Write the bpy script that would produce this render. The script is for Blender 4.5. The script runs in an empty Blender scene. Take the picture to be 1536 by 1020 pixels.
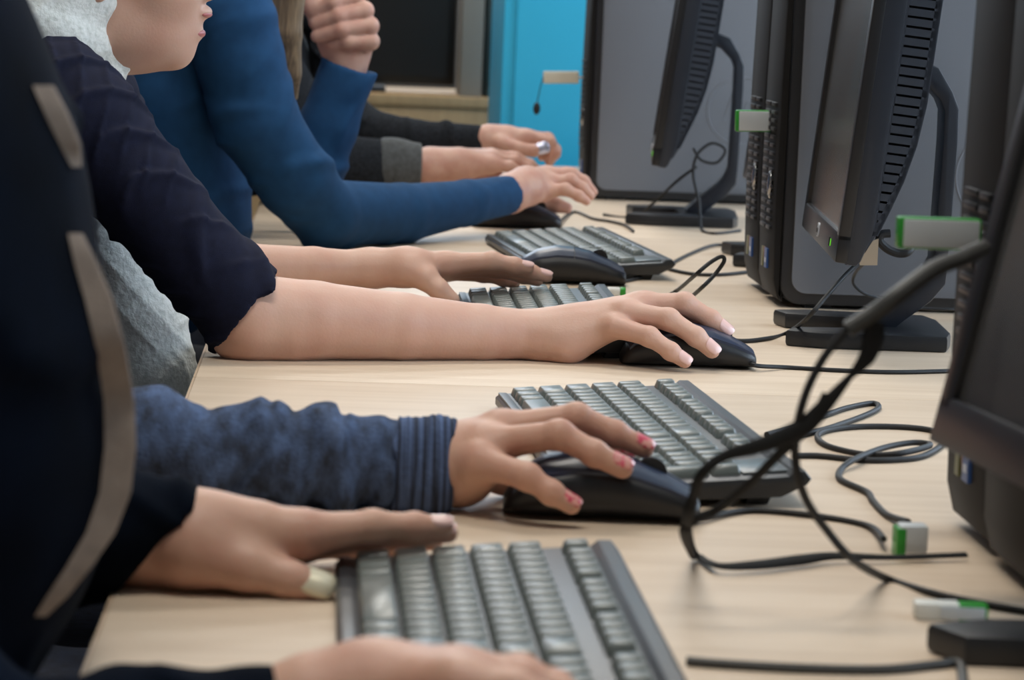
import bpy, bmesh, math, random
import numpy as np
from mathutils import Vector, Matrix
from math import sin, cos, pi, atan2, sqrt, radians

random.seed(7)
rng = np.random.default_rng(7)
SC = bpy.context.scene
COL = SC.collection
T = 0.73                      # height of the table tops above the floor

# ------------------------------------------------------------------ camera
CF = 4438.74; PITCH = .1191; YAW = .06091; ROLL = .04014
CO = Vector((.11897, -2.53736, T + .3449))
_fw = Vector((sin(YAW) * cos(PITCH), cos(YAW) * cos(PITCH), -sin(PITCH)))
_r0 = Vector((cos(YAW), -sin(YAW), 0))
_u0 = _r0.cross(_fw)
_rt = _r0 * cos(ROLL) + _u0 * sin(ROLL)
_up = _u0 * cos(ROLL) - _r0 * sin(ROLL)


def ray(px, py):
    return _fw + _rt * ((px - 768) / CF) - _up * ((py - 510) / CF)


def P(px, py, y):             # sight line cut by the vertical plane at depth y
    d = ray(px, py)
    return CO + d * ((y - CO.y) / d.y)


def Z(px, py, z=0.0):         # sight line cut by a plane z above the table top
    d = ray(px, py)
    return CO + d * ((T + z - CO.z) / d.z)


cam = bpy.data.cameras.new('camera')
camo = bpy.data.objects.new('camera', cam)
COL.objects.link(camo)
camo.matrix_world = Matrix.Translation(CO) @ Matrix((_rt, _up, -_fw)).transposed().to_4x4()
cam.sensor_width = 36
cam.lens = CF * 36 / 1536
cam.clip_start = .05
cam.dof.use_dof = True
cam.dof.focus_distance = 2.72
cam.dof.aperture_fstop = 12.5
SC.camera = camo
SC.view_settings.view_transform = 'Standard'
SC.view_settings.look = 'None'
SC.view_settings.gamma = 1
SC.view_settings.use_curve_mapping = False
SC.view_settings.exposure = -0.18


# ------------------------------------------------------------------ materials
def srgb(r, g, b):
    f = lambda c: (c / 255 / 12.92) if c / 255 <= .04045 else ((c / 255 + .055) / 1.055) ** 2.4
    return (f(r), f(g), f(b), 1)


def mat(name, col, rough=.5, metal=0., noise=None, bump=None, sss=0, spec=.5, emit=None, coat=0, sheen=0):
    """noise=(scale, second colour, detail, stretch xyz, lo, hi); bump=(scale, strength, stretch)"""
    m = bpy.data.materials.new(name)
    m.use_nodes = True
    nt = m.node_tree
    b = nt.nodes['Principled BSDF']
    b.inputs['Base Color'].default_value = col
    b.inputs['Roughness'].default_value = rough
    b.inputs['Metallic'].default_value = metal
    b.inputs['Specular IOR Level'].default_value = spec
    b.inputs['Coat Weight'].default_value = coat
    if sheen:
        b.inputs['Sheen Weight'].default_value = sheen
        b.inputs['Sheen Roughness'].default_value = .5
    if sss:
        b.inputs['Subsurface Weight'].default_value = sss
        b.inputs['Subsurface Radius'].default_value = (1, .35, .2)
        b.inputs['Subsurface Scale'].default_value = .008
    if emit:
        b.inputs['Emission Color'].default_value = emit[0]
        b.inputs['Emission Strength'].default_value = emit[1]
    tc = nt.nodes.new('ShaderNodeTexCoord')

    def tex(scale, detail, stretch):
        mp = nt.nodes.new('ShaderNodeMapping')
        mp.inputs['Scale'].default_value = stretch
        nt.links.new(tc.outputs['Object'], mp.inputs['Vector'])
        n = nt.nodes.new('ShaderNodeTexNoise')
        n.inputs['Scale'].default_value = scale
        n.inputs['Detail'].default_value = detail
        nt.links.new(mp.outputs['Vector'], n.inputs['Vector'])
        return n
    if noise:
        n = tex(noise[0], noise[2], noise[3])
        cr = nt.nodes.new('ShaderNodeValToRGB')
        cr.color_ramp.elements[0].position = noise[4]
        cr.color_ramp.elements[1].position = noise[5]
        cr.color_ramp.elements[0].color = col
        cr.color_ramp.elements[1].color = noise[1]
        nt.links.new(n.outputs['Fac'], cr.inputs['Fac'])
        nt.links.new(cr.outputs['Color'], b.inputs['Base Color'])
    if bump:
        n = tex(bump[0], 3, bump[2])
        bp = nt.nodes.new('ShaderNodeBump')
        bp.inputs['Strength'].default_value = bump[1]
        bp.inputs['Distance'].default_value = .002
        nt.links.new(n.outputs['Fac'], bp.inputs['Height'])
        nt.links.new(bp.outputs['Normal'], b.inputs['Normal'])
    return m


ONE = (1, 1, 1)
M = {}
M['wood'] = mat('maple laminate', srgb(214, 194, 170), .46, noise=(9, srgb(201, 179, 154), 6, (.6, 7, 1), .35, .75))
M['wood_edge'] = mat('pale edge band', srgb(190, 165, 138), .5)
M['plastic'] = mat('black plastic', srgb(28, 30, 34), .38, bump=(900, .08, ONE))
M['plastic_gloss'] = mat('smooth black plastic', srgb(30, 32, 36), .22)
M['navyplastic'] = mat('charcoal monitor plastic', srgb(32, 37, 46), .36, bump=(1200, .08, ONE))
M['ventplastic'] = mat('monitor plastic lightened for side light', srgb(46, 53, 64), .4)  # lighter tone puts the side light on the slats into the colour
M['bezel'] = mat('black bezel plastic', srgb(27, 27, 29), .33)
M['recess'] = mat('dark recess', srgb(14, 15, 17), .7)
M['towerfront'] = mat('matte black tower front', srgb(25, 24, 24), .6, spec=.22)
M['screen'] = mat('dark screen with painted reflection', srgb(58, 56, 55), .27, noise=(5, srgb(70, 70, 70), 3, (1, 1, .3), .3, .7), spec=.6)  # paler upright streaks imitate soft reflections in the colour
M['kbody'] = mat('keyboard charcoal', srgb(46, 50, 55), .38, bump=(1500, .06, ONE))
M['key'] = mat('keycap grey', srgb(106, 113, 110), .30, bump=(1500, .05, ONE))
M['kpanel'] = mat('keyboard panel grey', srgb(92, 98, 100), .3)
M['mousebody'] = mat('mouse black', srgb(26, 27, 30), .42)
M['mousetop'] = mat('mouse top with painted blue sheen', srgb(40, 50, 71), .32)  # bluish tint paints the cool window light into the shell colour
M['cable'] = mat('black cable rubber', srgb(22, 23, 25), .6)
M['cable_grey'] = mat('grey cable rubber', srgb(60, 60, 58), .45)
M['strap'] = mat('black woven strap', srgb(17, 18, 20), .8, bump=(900, .4, ONE))
M['side'] = mat('grey painted steel', srgb(105, 109, 116), .45, bump=(1500, .05, ONE))
M['side_emboss'] = mat('grey painted steel ridge', srgb(120, 124, 131), .35)
M['chrome'] = mat('brushed chrome', srgb(200, 200, 200), .25, metal=1)
M['silver'] = mat('silver plastic', srgb(205, 212, 216), .35, metal=.15)
M['green'] = mat('green plastic', srgb(46, 150, 50), .3)
M['white'] = mat('white plastic', srgb(222, 222, 214), .4)
M['cream'] = mat('cream plastic', srgb(212, 206, 188), .4)
M['tan'] = mat('tan card', srgb(176, 158, 135), .7)
M['stickerblue'] = mat('blue sticker', srgb(52, 88, 150), .35)
M['stickerorange'] = mat('orange sticker', srgb(150, 96, 60), .35)
M['stickergreen'] = mat('green sticker', srgb(110, 112, 66), .35)
M['stickerwhite'] = mat('white sticker', srgb(200, 205, 215), .35)
M['led'] = mat('green indicator light', srgb(80, 200, 40), .4, emit=(srgb(120, 230, 50), .6))
M['cyan'] = mat('cyan painted steel', srgb(35, 165, 205), .5, noise=(3, srgb(42, 172, 212), 2, ONE, .3, .7))
M['sideboard'] = mat('tan wood veneer', srgb(178, 146, 104), .5, noise=(8, srgb(166, 134, 94), 5, (8, 1, 1), .3, .7))
M['wall'] = mat('dark wall paint', srgb(70, 66, 62), .8)
M['wallr'] = mat('warm grey wall paint', srgb(150, 146, 140), .8)
M['floor'] = mat('grey linoleum', srgb(120, 116, 110), .5, noise=(30, srgb(105, 102, 98), 4, ONE, .3, .7))
M['ceil'] = mat('white ceiling paint', srgb(225, 225, 222), .9)
M['greyfile'] = mat('beige grey card', srgb(128, 122, 112), .7)
M['screenblack'] = mat('black glossy plastic', srgb(10, 10, 11), .35)
M['glass'] = mat('window glass', (1, 1, 1, 1), .02)
_b = M['glass'].node_tree.nodes['Principled BSDF']
_b.inputs['Transmission Weight'].default_value = 1
_b.inputs['IOR'].default_value = 1.02
M['lampdiff'] = mat('lit lamp diffuser', (1, 1, 1, 1), .6, emit=((1, .93, .82, 1), 2.2))
M['steel'] = mat('grey steel frame', srgb(90, 92, 95), .4, metal=.4)


# ------------------------------------------------------------------ objects
def tag(o, label=None, cat=None, group=None, kind=None):
    for k, v in (('label', label), ('category', cat), ('group', group), ('kind', kind)):
        if v:
            o[k] = v
    return o


def link(name, me, m, parent=None):
    o = bpy.data.objects.new(name, me)
    COL.objects.link(o)
    if m is not None:
        for k in (m if isinstance(m, (list, tuple)) else [m]):
            me.materials.append(k)
    if parent is not None:
        o.parent = parent
    return o


def thing(name, label, cat, loc=(0, 0, 0), rz=0., group=None):
    o = bpy.data.objects.new(name, None)
    COL.objects.link(o)
    o.empty_display_size = .05
    o.location = loc
    o.rotation_euler = (0, 0, rz)
    return tag(o, label, cat, group)


def kids(o):
    return [c for c in o.children]


def dup(o, loc, rz, label=None):
    r = o.copy(); COL.objects.link(r)
    r.location = loc; r.rotation_euler = (0, 0, rz)
    if label:
        r['label'] = label
    for ch in kids(o):
        c = ch.copy(); COL.objects.link(c); c.parent = r
        for g in kids(ch):
            d = g.copy(); COL.objects.link(d); d.parent = c
    return r


class B:
    """collects shapes into one mesh"""
    def __init__(s):
        s.bm = bmesh.new()

    def add(s, verts, faces, mi=0, smooth=False):
        vs = [s.bm.verts.new(v) for v in verts]
        for f in faces:
            try:
                fc = s.bm.faces.new([vs[i] for i in f])
                fc.material_index = mi; fc.smooth = smooth
            except ValueError:
                pass
        return vs

    def box(s, x0, x1, y0, y1, z0, z1, bev=0., mi=0, mt=None, seg=2):
        t = bmesh.new()
        bmesh.ops.create_cube(t, size=1)
        for v in t.verts:
            v.co = Vector((x0 + (v.co.x + .5) * (x1 - x0), y0 + (v.co.y + .5) * (y1 - y0), z0 + (v.co.z + .5) * (z1 - z0)))
        if bev:
            bmesh.ops.bevel(t, geom=list(t.edges), offset=bev, segments=seg, affect='EDGES', profile=.6)
        return s.merge(t, mi, mt)

    def merge(s, t, mi=0, mt=None):
        if mt is not None:
            bmesh.ops.transform(t, matrix=mt, verts=t.verts)
        t.verts.index_update()
        s.add([v.co.copy() for v in t.verts], [[v.index for v in f.verts] for f in t.faces], mi)
        t.free()
        return s

    def prism(s, pts, axis, a, b, bev=0., mi=0, mt=None, seg=2):
        """2-D outline extruded along axis ('x','y','z') from a to b"""
        t = bmesh.new()

        def mk(p, h):
            return {'x': (h, p[0], p[1]), 'y': (p[0], h, p[1]), 'z': (p[0], p[1], h)}[axis]
        n = len(pts)
        va = [t.verts.new(mk(p, a)) for p in pts]
        vb = [t.verts.new(mk(p, b)) for p in pts]
        fa = t.faces.new(va); fb = t.faces.new(vb[::-1])
        for i in range(n):
            t.faces.new((va[i], vb[i], vb[(i + 1) % n], va[(i + 1) % n]))
        bmesh.ops.recalc_face_normals(t, faces=t.faces)
        if bev:
            es = [e for e in t.edges if (fa in e.link_faces or fb in e.link_faces)]
            bmesh.ops.bevel(t, geom=es, offset=bev, segments=seg, affect='EDGES', profile=.6)
        return s.merge(t, mi, mt)

    def cyl(s, c, r, h, axis='z', n=24, mi=0, mt=None, r2=None):
        t = bmesh.new()
        bmesh.ops.create_cone(t, cap_ends=True, segments=n, radius1=r, radius2=r if r2 is None else r2, depth=h)
        rot = {'z': Matrix(), 'x': Matrix.Rotation(pi / 2, 4, 'Y'), 'y': Matrix.Rotation(pi / 2, 4, 'X')}[axis]
        bmesh.ops.transform(t, matrix=Matrix.Translation(c) @ rot, verts=t.verts)
        return s.merge(t, mi, mt)

    def ball(s, c, r, mi=0, sc=(1, 1, 1), mt=None):
        t = bmesh.new()
        bmesh.ops.create_uvsphere(t, u_segments=20, v_segments=12, radius=r)
        for v in t.verts:
            v.co = Vector((c[0] + v.co.x * sc[0], c[1] + v.co.y * sc[1], c[2] + v.co.z * sc[2]))
        return s.merge(t, mi, mt)

    def tube(s, pts, rad, n=10, mi=0, flat=1., smooth_steps=8, closed=False):
        """round tube along a Catmull-Rom path; rad a number or one per point; flat squashes it to a band"""
        pts = [Vector(p) for p in pts]
        rs = list(rad) if isinstance(rad, (list, tuple)) else [rad] * len(pts)
        fl = list(flat) if isinstance(flat, (list, tuple)) else [flat] * len(pts)
        path = []
        m = len(pts)
        for i in range(m if closed else m - 1):
            g = lambda k: pts[k % m] if closed else pts[max(0, min(m - 1, k))]
            p0, p1, p2, p3 = g(i - 1), g(i), g(i + 1), g(i + 2)
            for k in range(smooth_steps):
                t = k / smooth_steps
                q = .5 * ((2 * p1) + (p2 - p0) * t + (2 * p0 - 5 * p1 + 4 * p2 - p3) * t * t + (3 * p1 - p0 - 3 * p2 + p3) * t ** 3)
                j = (i + 1) % m
                path.append((q, rs[i] + (rs[j] - rs[i]) * t, fl[i] + (fl[j] - fl[i]) * t))
        if not closed:
            path.append((pts[-1], rs[-1], fl[-1]))
        L = len(path)
        up = Vector((0, 0, 1)); rings = []; nrm = None
        for i, (q, r, f) in enumerate(path):
            a = path[(i - 1) % L if closed else max(0, i - 1)][0]; b = path[(i + 1) % L if closed else min(L - 1, i + 1)][0]
            d = (b - a).normalized() if (b - a).length > 1e-9 else Vector((1, 0, 0))
            if nrm is None:
                nrm = up - d * up.dot(d)
                if nrm.length < 1e-3:
                    nrm = Vector((1, 0, 0)) - d * d.x
            else:
                nrm = nrm - d * nrm.dot(d)
            nrm.normalize()
            bi = d.cross(nrm)
            rings.append([q + (nrm * cos(2 * pi * k / n) + bi * sin(2 * pi * k / n) * f) * r for k in range(n)])
        vs = [v for rg in rings for v in rg]
        fs = []
        for i in range(L if closed else L - 1):
            j = (i + 1) % L
            for k in range(n):
                fs.append((i * n + k, i * n + (k + 1) % n, j * n + (k + 1) % n, j * n + k))
        if not closed:
            fs.append(tuple(range(n))[::-1]); fs.append(tuple((L - 1) * n + k for k in range(n)))
        s.add(vs, fs, mi, True)
        return s

    def loft(s, rings, mi=0, caps=True):
        n = len(rings[0]); vs = [v for r in rings for v in r]; fs = []
        for i in range(len(rings) - 1):
            for k in range(n):
                fs.append((i * n + k, i * n + (k + 1) % n, (i + 1) * n + (k + 1) % n, (i + 1) * n + k))
        if caps:
            fs.append(tuple(range(n))[::-1]); fs.append(tuple((len(rings) - 1) * n + k for k in range(n)))
        s.add(vs, fs, mi, True)
        return s

    def mesh(s, name='m', ang=35):
        bmesh.ops.recalc_face_normals(s.bm, faces=s.bm.faces)
        for f in s.bm.faces:
            f.smooth = True
        for e in s.bm.edges:
            if len(e.link_faces) == 2 and e.calc_face_angle(0) > radians(ang):
                e.smooth = False
        me = bpy.data.meshes.new(name)
        s.bm.to_mesh(me); s.bm.free()
        return me

    def out(s, name, m, parent=None, ang=35):
        return link(name, s.mesh(name, ang), m, parent)


def rrect(w, h, r, n=5, cx=0, cy=0):
    o = []
    for sx, sy, a0 in ((1, 1, 0), (-1, 1, 90), (-1, -1, 180), (1, -1, 270)):
        for k in range(n + 1):
            a = radians(a0 + 90 * k / n)
            o.append((cx + sx * (w / 2 - r) + r * cos(a), cy + sy * (h / 2 - r) + r * sin(a)))
    return o


def text(name, body, size, m, parent, mtx, ext=.0003):
    cu = bpy.data.curves.new(name, 'FONT')
    cu.body = body; cu.size = size; cu.extrude = ext
    cu.align_x = 'CENTER'; cu.align_y = 'CENTER'
    tmp = bpy.data.objects.new(name, cu)
    COL.objects.link(tmp)
    bpy.context.view_layer.update()
    me = bpy.data.meshes.new_from_object(tmp.evaluated_get(bpy.context.evaluated_depsgraph_get()))
    bpy.data.objects.remove(tmp)
    o = bpy.data.objects.new(name, me)
    COL.objects.link(o)
    me.materials.clear(); me.materials.append(m)
    o.parent = parent
    o.matrix_local = mtx
    return o


# ------------------------------------------------------------------ the room
def struct(name, b, m):
    o = b.out(name, m)
    o['kind'] = 'structure'
    return o


struct('floor', B().box(-3, 3, -3.6, 6.2, -.1, 0), M['floor'])
wb = B()
wb.box(-3, 3, 6.2, 6.3, 0, 1.45); wb.box(-3, 3, 6.2, 6.3, 2.6, 2.9)
wb.box(-3, -1.6, 6.2, 6.3, 1.45, 2.6); wb.box(2.0, 3, 6.2, 6.3, 1.45, 2.6)
struct('wall_back', wb, M['wall'])
wf = B()
for k in range(4):
    x = -1.6 + 3.6 * k / 3
    wf.box(x - .03, x + .03, 6.2, 6.28, 1.45, 2.6)
wf.box(-1.6, 2, 6.2, 6.28, 1.45, 1.5); wf.box(-1.6, 2, 6.2, 6.28, 2.55, 2.6)
w2 = struct('added_window', wf, M['white'])  # unseen window, added so desk tops and keycaps catch a glare
B().box(-1.6, 2, 6.235, 6.24, 1.48, 2.58).out('window_glass', M['glass'], w2)
struct('wall_left', B().box(-3.1, -3, -3.6, 6.2, 0, 2.9), M['wall'])
struct('wall_near', B().box(-3, 3, -3.7, -3.6, 0, 2.9), M['wallr'])
# right wall with one long window opening
wr = B()
wr.box(2.6, 2.7, -3.6, 6.2, 0, 1.0); wr.box(2.6, 2.7, -3.6, 6.2, 2.5, 2.9)
wr.box(2.6, 2.7, -3.6, -2.2, 1.0, 2.5); wr.box(2.6, 2.7, 4.6, 6.2, 1.0, 2.5)
struct('wall_right', wr, M['wallr'])
wf = B()
for k in range(5):
    y = -2.2 + 6.8 * k / 4
    wf.box(2.6, 2.68, y - .03, y + .03, 1.0, 2.5)
wf.box(2.6, 2.68, -2.2, 4.6, 1.0, 1.05); wf.box(2.6, 2.68, -2.2, 4.6, 2.45, 2.5)
wo = struct('window_1', wf, M['white'])
go = B().box(2.635, 2.64, -2.2, 4.6, 1.03, 2.48).out('window_glass', M['glass'], wo)
struct('ceiling', B().box(-3, 3, -3.6, 6.2, 2.9, 3.0), M['ceil'])

# ------------------------------------------------------------------ desks
def desk(name, y0, y1, label):
    t = thing(name, label, 'desk', (0, (y0 + y1) / 2, 0), 0, 'desks of the long computer row')
    h = (y1 - y0) / 2 - .0008
    B().box(0.002, 1.15, -h, h, T - .026, T, .0015).out('tabletop', M['wood'], t)
    B().box(0, .002, -h, h, T - .0255, T - .0005).out('edge_band', M['wood_edge'], t)
    for x in (.25, 1.05):
        for y in (-h + .06, h - .06):
            B().box(x - .025, x + .025, y - .025, y + .025, 0, T - .026, .004).out('leg', M['steel'], t)
    return t


desk('desk', -1.6, 0, 'pale maple desk under the nearest keyboard and its cable tangle')
desk('desk', 0, 1.6, 'pale maple desk carrying the bare forearms in focus')
desk('desk', 1.6, 3.2, 'pale maple desk at the far end of the row under the farthest grey tower')

# ------------------------------------------------------------------ keyboard
ROWU = [.0115, .0333, .0551, .0769, .0987]
PIT = .0191


def key_layout():
    ks = []   # (u0, u1, l0 units, width units)
    def row(r, x0, ws):
        x = x0
        for w in ws:
            ks.append((ROWU[r], ROWU[r] + .0205, x, w)); x += w
    row(0, 0, [1.25, 1.25, 1.25, 6.25, 1.25, 1.25, 1.25, 1.25])
    row(1, 0, [2.25] + [1] * 10 + [2.75])
    row(2, 0, [1.75] + [1] * 11 + [2.25])
    row(3, 0, [1.5] + [1] * 12 + [1.5])
    row(4, 0, [1] * 13 + [2])
    row(0, 15.3, [1, 1, 1]); row(1, 16.3, [1]); row(3, 15.3, [1, 1, 1]); row(4, 15.3, [1, 1, 1])
    row(0, 18.6, [2, 1]); row(1, 18.6, [1, 1, 1]); row(2, 18.6, [1, 1, 1]); row(3, 18.6, [1, 1, 1]); row(4, 18.6, [1, 1, 1, 1])
    ks.append((ROWU[2], ROWU[3] + .0205, 21.6, 1)); ks.append((ROWU[0], ROWU[1] + .0205, 21.6, 1))
    F0, F1 = .1305, .1465
    ks.append((F0, F1, 0, 1))
    for g in range(3):
        for k in range(4):
            ks.append((F0, F1, 1.4 + 4.55 * g + k, 1))
    for k in range(3):
        ks.append((F0, F1, 15.3 + k, 1))
    return ks


def ktop(u):
    return .0105 + .0135 * u / .165


def make_keyboard(loc, rz, label):
    t = thing('keyboard', label, 'keyboard', loc, rz, 'black keyboards along the desks')
    L = .2275
    prof = [(-.0825, .003), (-.0825, .0085), (-.079, ktop(0) + .0008), (.066, ktop(.148)), (.070, ktop(.150) + .0035), (.0775, ktop(.158) + .003), (.0825, .0205), (.0795, .0165), (.062, .0075), (-.07, .0005)]
    B().prism(prof, 'y', -L, L, .003).out('body', M['kbody'], t)
    # lower rim band along the user's edge, indicator panel, two flip feet
    B().box(-.0805, -.0735, -L + .004, L - .004, ktop(0), ktop(0) + .0022, .0008).out('front_rim', M['kbody'], t)
    a = math.atan(.0135 / .165)
    B().box(-.018, .018, -.026, .026, -.0012, .0012, .0006, mt=Matrix.Translation((.055, -.188, ktop(.1375) + .0008)) @ Matrix.Rotation(-a, 4, 'Y')).out('indicator_panel', M['kpanel'], t)
    for y in (-.195, .195):
        B().prism([(.040, 0), (.056, 0), (.060, .0095), (.044, .0085)], 'y', y - .016, y + .016, .0008).out('foot', M['plastic'], t)
    cache = {}
    for (u0, u1, x, w) in key_layout():
        kl = w * PIT - .0024; ku = u1 - u0
        k = (round(kl, 4), round(ku, 4))
        if k not in cache:
            b = B()
            h = .0080
            hx, hy = ku / 2, kl / 2
            rings = []
            for z, du0, du1, dl in ((0, 0, 0, 0), (.002, .0001, .0001, .0001), (h - .0008, .0020, .0010, .0018), (h, .0027, .0016, .0027)):
                x0, x1, yy = -hx + du0, hx - du1, hy - dl
                c = .0012
                rings.append([Vector(q) for q in ((x0 + c, -yy, z), (x1 - c, -yy, z), (x1, -yy + c, z), (x1, yy - c, z), (x1 - c, yy, z), (x0 + c, yy, z), (x0, yy - c, z), (x0, -yy + c, z))])
            b.loft(rings)
            me = b.mesh('keycap', 40)
            me.materials.append(M['key'])
            cache[k] = me
        o = bpy.data.objects.new('key', cache[k])
        COL.objects.link(o)
        o.parent = t
        uc = (u0 + u1) / 2
        yc = L - .0085 - (x * PIT + w * PIT / 2)
        o.location = (uc - .0825, yc, ktop(uc) - .0015)
        o.rotation_euler = (0, -a, 0)
    return t


def place_kb(cx, cy, a):
    """location and turn for a keyboard whose far user-side corner stands at (cx, cy)"""
    return Vector((cx + cos(a) * .0825 + sin(a) * .2275, cy + sin(a) * .0825 - cos(a) * .2275, T)), a


kb = make_keyboard(*place_kb(.1245, -.8427, .0087), 'black keyboard nearest the camera under a spread thumb with a gold nail')
l, a = place_kb(.2539, -.1271, .0622)
dup(kb, l, a, 'black keyboard behind the hand with pink nails, strap cables crossing its corner')
l, a = place_kb(.252, .66, 0)
dup(kb, l, a, 'black keyboard mostly hidden behind the bare forearm in focus')
l, a = place_kb(.318, 1.42, .10)
dup(kb, l, a, 'black keyboard farthest along the desks, beside the idle mouse')

# ------------------------------------------------------------------ mouse
def mouse_ring(x, w, zt, z0, n=28, e=2.6):
    r = []
    for k in range(n):
        a = 2 * pi * k / n
        c, s_ = cos(a), sin(a)
        y = w * math.copysign(abs(c) ** (2 / e), c)
        zc = (zt + z0) / 2
        z = zc + (zt - z0) / 2 * math.copysign(abs(s_) ** (2 / e), s_)
        r.append(Vector((x, y, z)))
    return r


MX = [-.058, -.0555, -.05, -.04, -.025, -.008, .01, .026, .040, .050, .056, .0585]


def mtop(x):
    xs = [-.058, -.05, -.035, -.015, .005, .02, .04, .055, .0585]
    zs = [.012, .025, .034, .0385, .0375, .0345, .0265, .0185, .0155]
    return float(np.interp(x, xs, zs))


def mwid(x):
    xs = [-.058, -.055, -.048, -.03, 0, .03, .05, .056, .0585]
    ws = [.012, .020, .026, .0305, .0300, .0295, .0285, .0265, .022]
    return float(np.interp(x, xs, ws))


def make_mouse(loc, rz, label, s=1.06, cable=None):
    t = thing('computer_mouse', label, 'mouse', loc, rz, 'black mice on the desks')
    S = lambda v: Vector((v.x * s, v.y * s, v.z * s))
    b = B()
    xs = np.linspace(-.058, .0585, 26)
    b.loft([[S(v) for v in mouse_ring(x, mwid(x), mtop(x) - .0018, .001)] for x in xs])
    b.out('body', M['mousebody'], t, 50)
    # top shell: two button plates at the front, one palm plate behind

    def plate(x0, x1, y0f, y1f, nm):
        c = B(); nx, ny = 16, 9; vs = []; vt = []
        for i in range(nx + 1):
            x = x0 + (x1 - x0) * i / nx
            w = mwid(x) * .93
            for j in range(ny + 1):
                f = y0f + (y1f - y0f) * j / ny
                zt = mtop(x); zc = (zt - .0018 + .001) / 2; hz = (zt - .0018 - .001) / 2
                yy = f * w
                q = min(.999, abs(yy / mwid(x)))
                z = zc + hz * (1 - q ** 2.6) ** (1 / 2.6)
                vs.append(S(Vector((x, yy, z + .0022)))); vt.append(S(Vector((x, yy, z - .004))))
        N = (nx + 1) * (ny + 1); fs = []
        I = lambda i, j: i * (ny + 1) + j
        for i in range(nx):
            for j in range(ny):
                fs.append((I(i, j), I(i + 1, j), I(i + 1, j + 1), I(i, j + 1)))
                fs.append((N + I(i, j), N + I(i, j + 1), N + I(i + 1, j + 1), N + I(i + 1, j)))
        for i in range(nx):
            fs.append((I(i, 0), N + I(i, 0), N + I(i + 1, 0), I(i + 1, 0)))
            fs.append((I(i, ny), I(i + 1, ny), N + I(i + 1, ny), N + I(i, ny)))
        for j in range(ny):
            fs.append((I(0, j), I(0, j + 1), N + I(0, j + 1), N + I(0, j)))
            fs.append((I(nx, j), N + I(nx, j), N + I(nx, j + 1), I(nx, j + 1)))
        c.add(vs + vt, fs)
        c.out(nm, M['mousetop'], t, 40)
    plate(.004, .0565, .09, .97, 'button')
    plate(.004, .0565, -.97, -.09, 'button')
    plate(-.053, .0032, -.97, .97, 'palm_shell')
    B().cyl((.03 * s, 0, (mtop(.03) - .0035) * s), .0095 * s, .006 * s, 'y', 24).out('scroll_wheel', M['plastic'], t)
    if cable:
        im = Matrix.Translation(loc) @ Matrix.Rotation(rz, 4, 'Z')
        im.invert()
        B().tube([im @ Vector(q) for q in cable], .0021, 8).out('cable', M['cable'], t)
    return t


def on(px, py, z=.0022):
    return Z(px, py, z)


def fwd(loc, rz, d, z=.006):
    return Vector((loc[0] + cos(rz) * d, loc[1] + sin(rz) * d, T + z))


m3 = Vector((.4485, .186, T)); r3 = .03
make_mouse(m3, r3, 'black mouse under the right hand in sharp focus, cable running right', cable=[fwd(m3, r3, .058, .008), on(1132, 548, .006), on(1180, 551), on(1250, 555), on(1330, 558), on(1405, 557), on(1500, 553)])
m2 = Vector((.2985, -.617, T)); r2 = -.04
make_mouse(m2, r2, 'black mouse under the fingers with chipped pink nails', 1.1, cable=[fwd(m2, r2, .06, .008), on(1045, 778, .004), on(1120, 766), on(1210, 772), on(1300, 788), Vector((.470, -.716, T + .008))])
m4 = Vector((.395, .925, T)); r4 = -.05
make_mouse(m4, r4, 'idle black mouse with nobody holding it, beside the farthest keyboard', 1.12, cable=[fwd(m4, r4, .062, .008), on(930, 423), on(975, 412), on(1030, 383), on(1070, 368, .003), on(1100, 371, .003), on(1124, 385)])
m5 = Vector((.375, 1.70, T)); r5 = .05
make_mouse(m5, r5, 'dark mouse under the far hand of the blue sleeve', 1.1, cable=[fwd(m5, r5, .062, .008), on(860, 318), on(890, 328), on(915, 332), on(938, 338), on(950, 347)])

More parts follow.
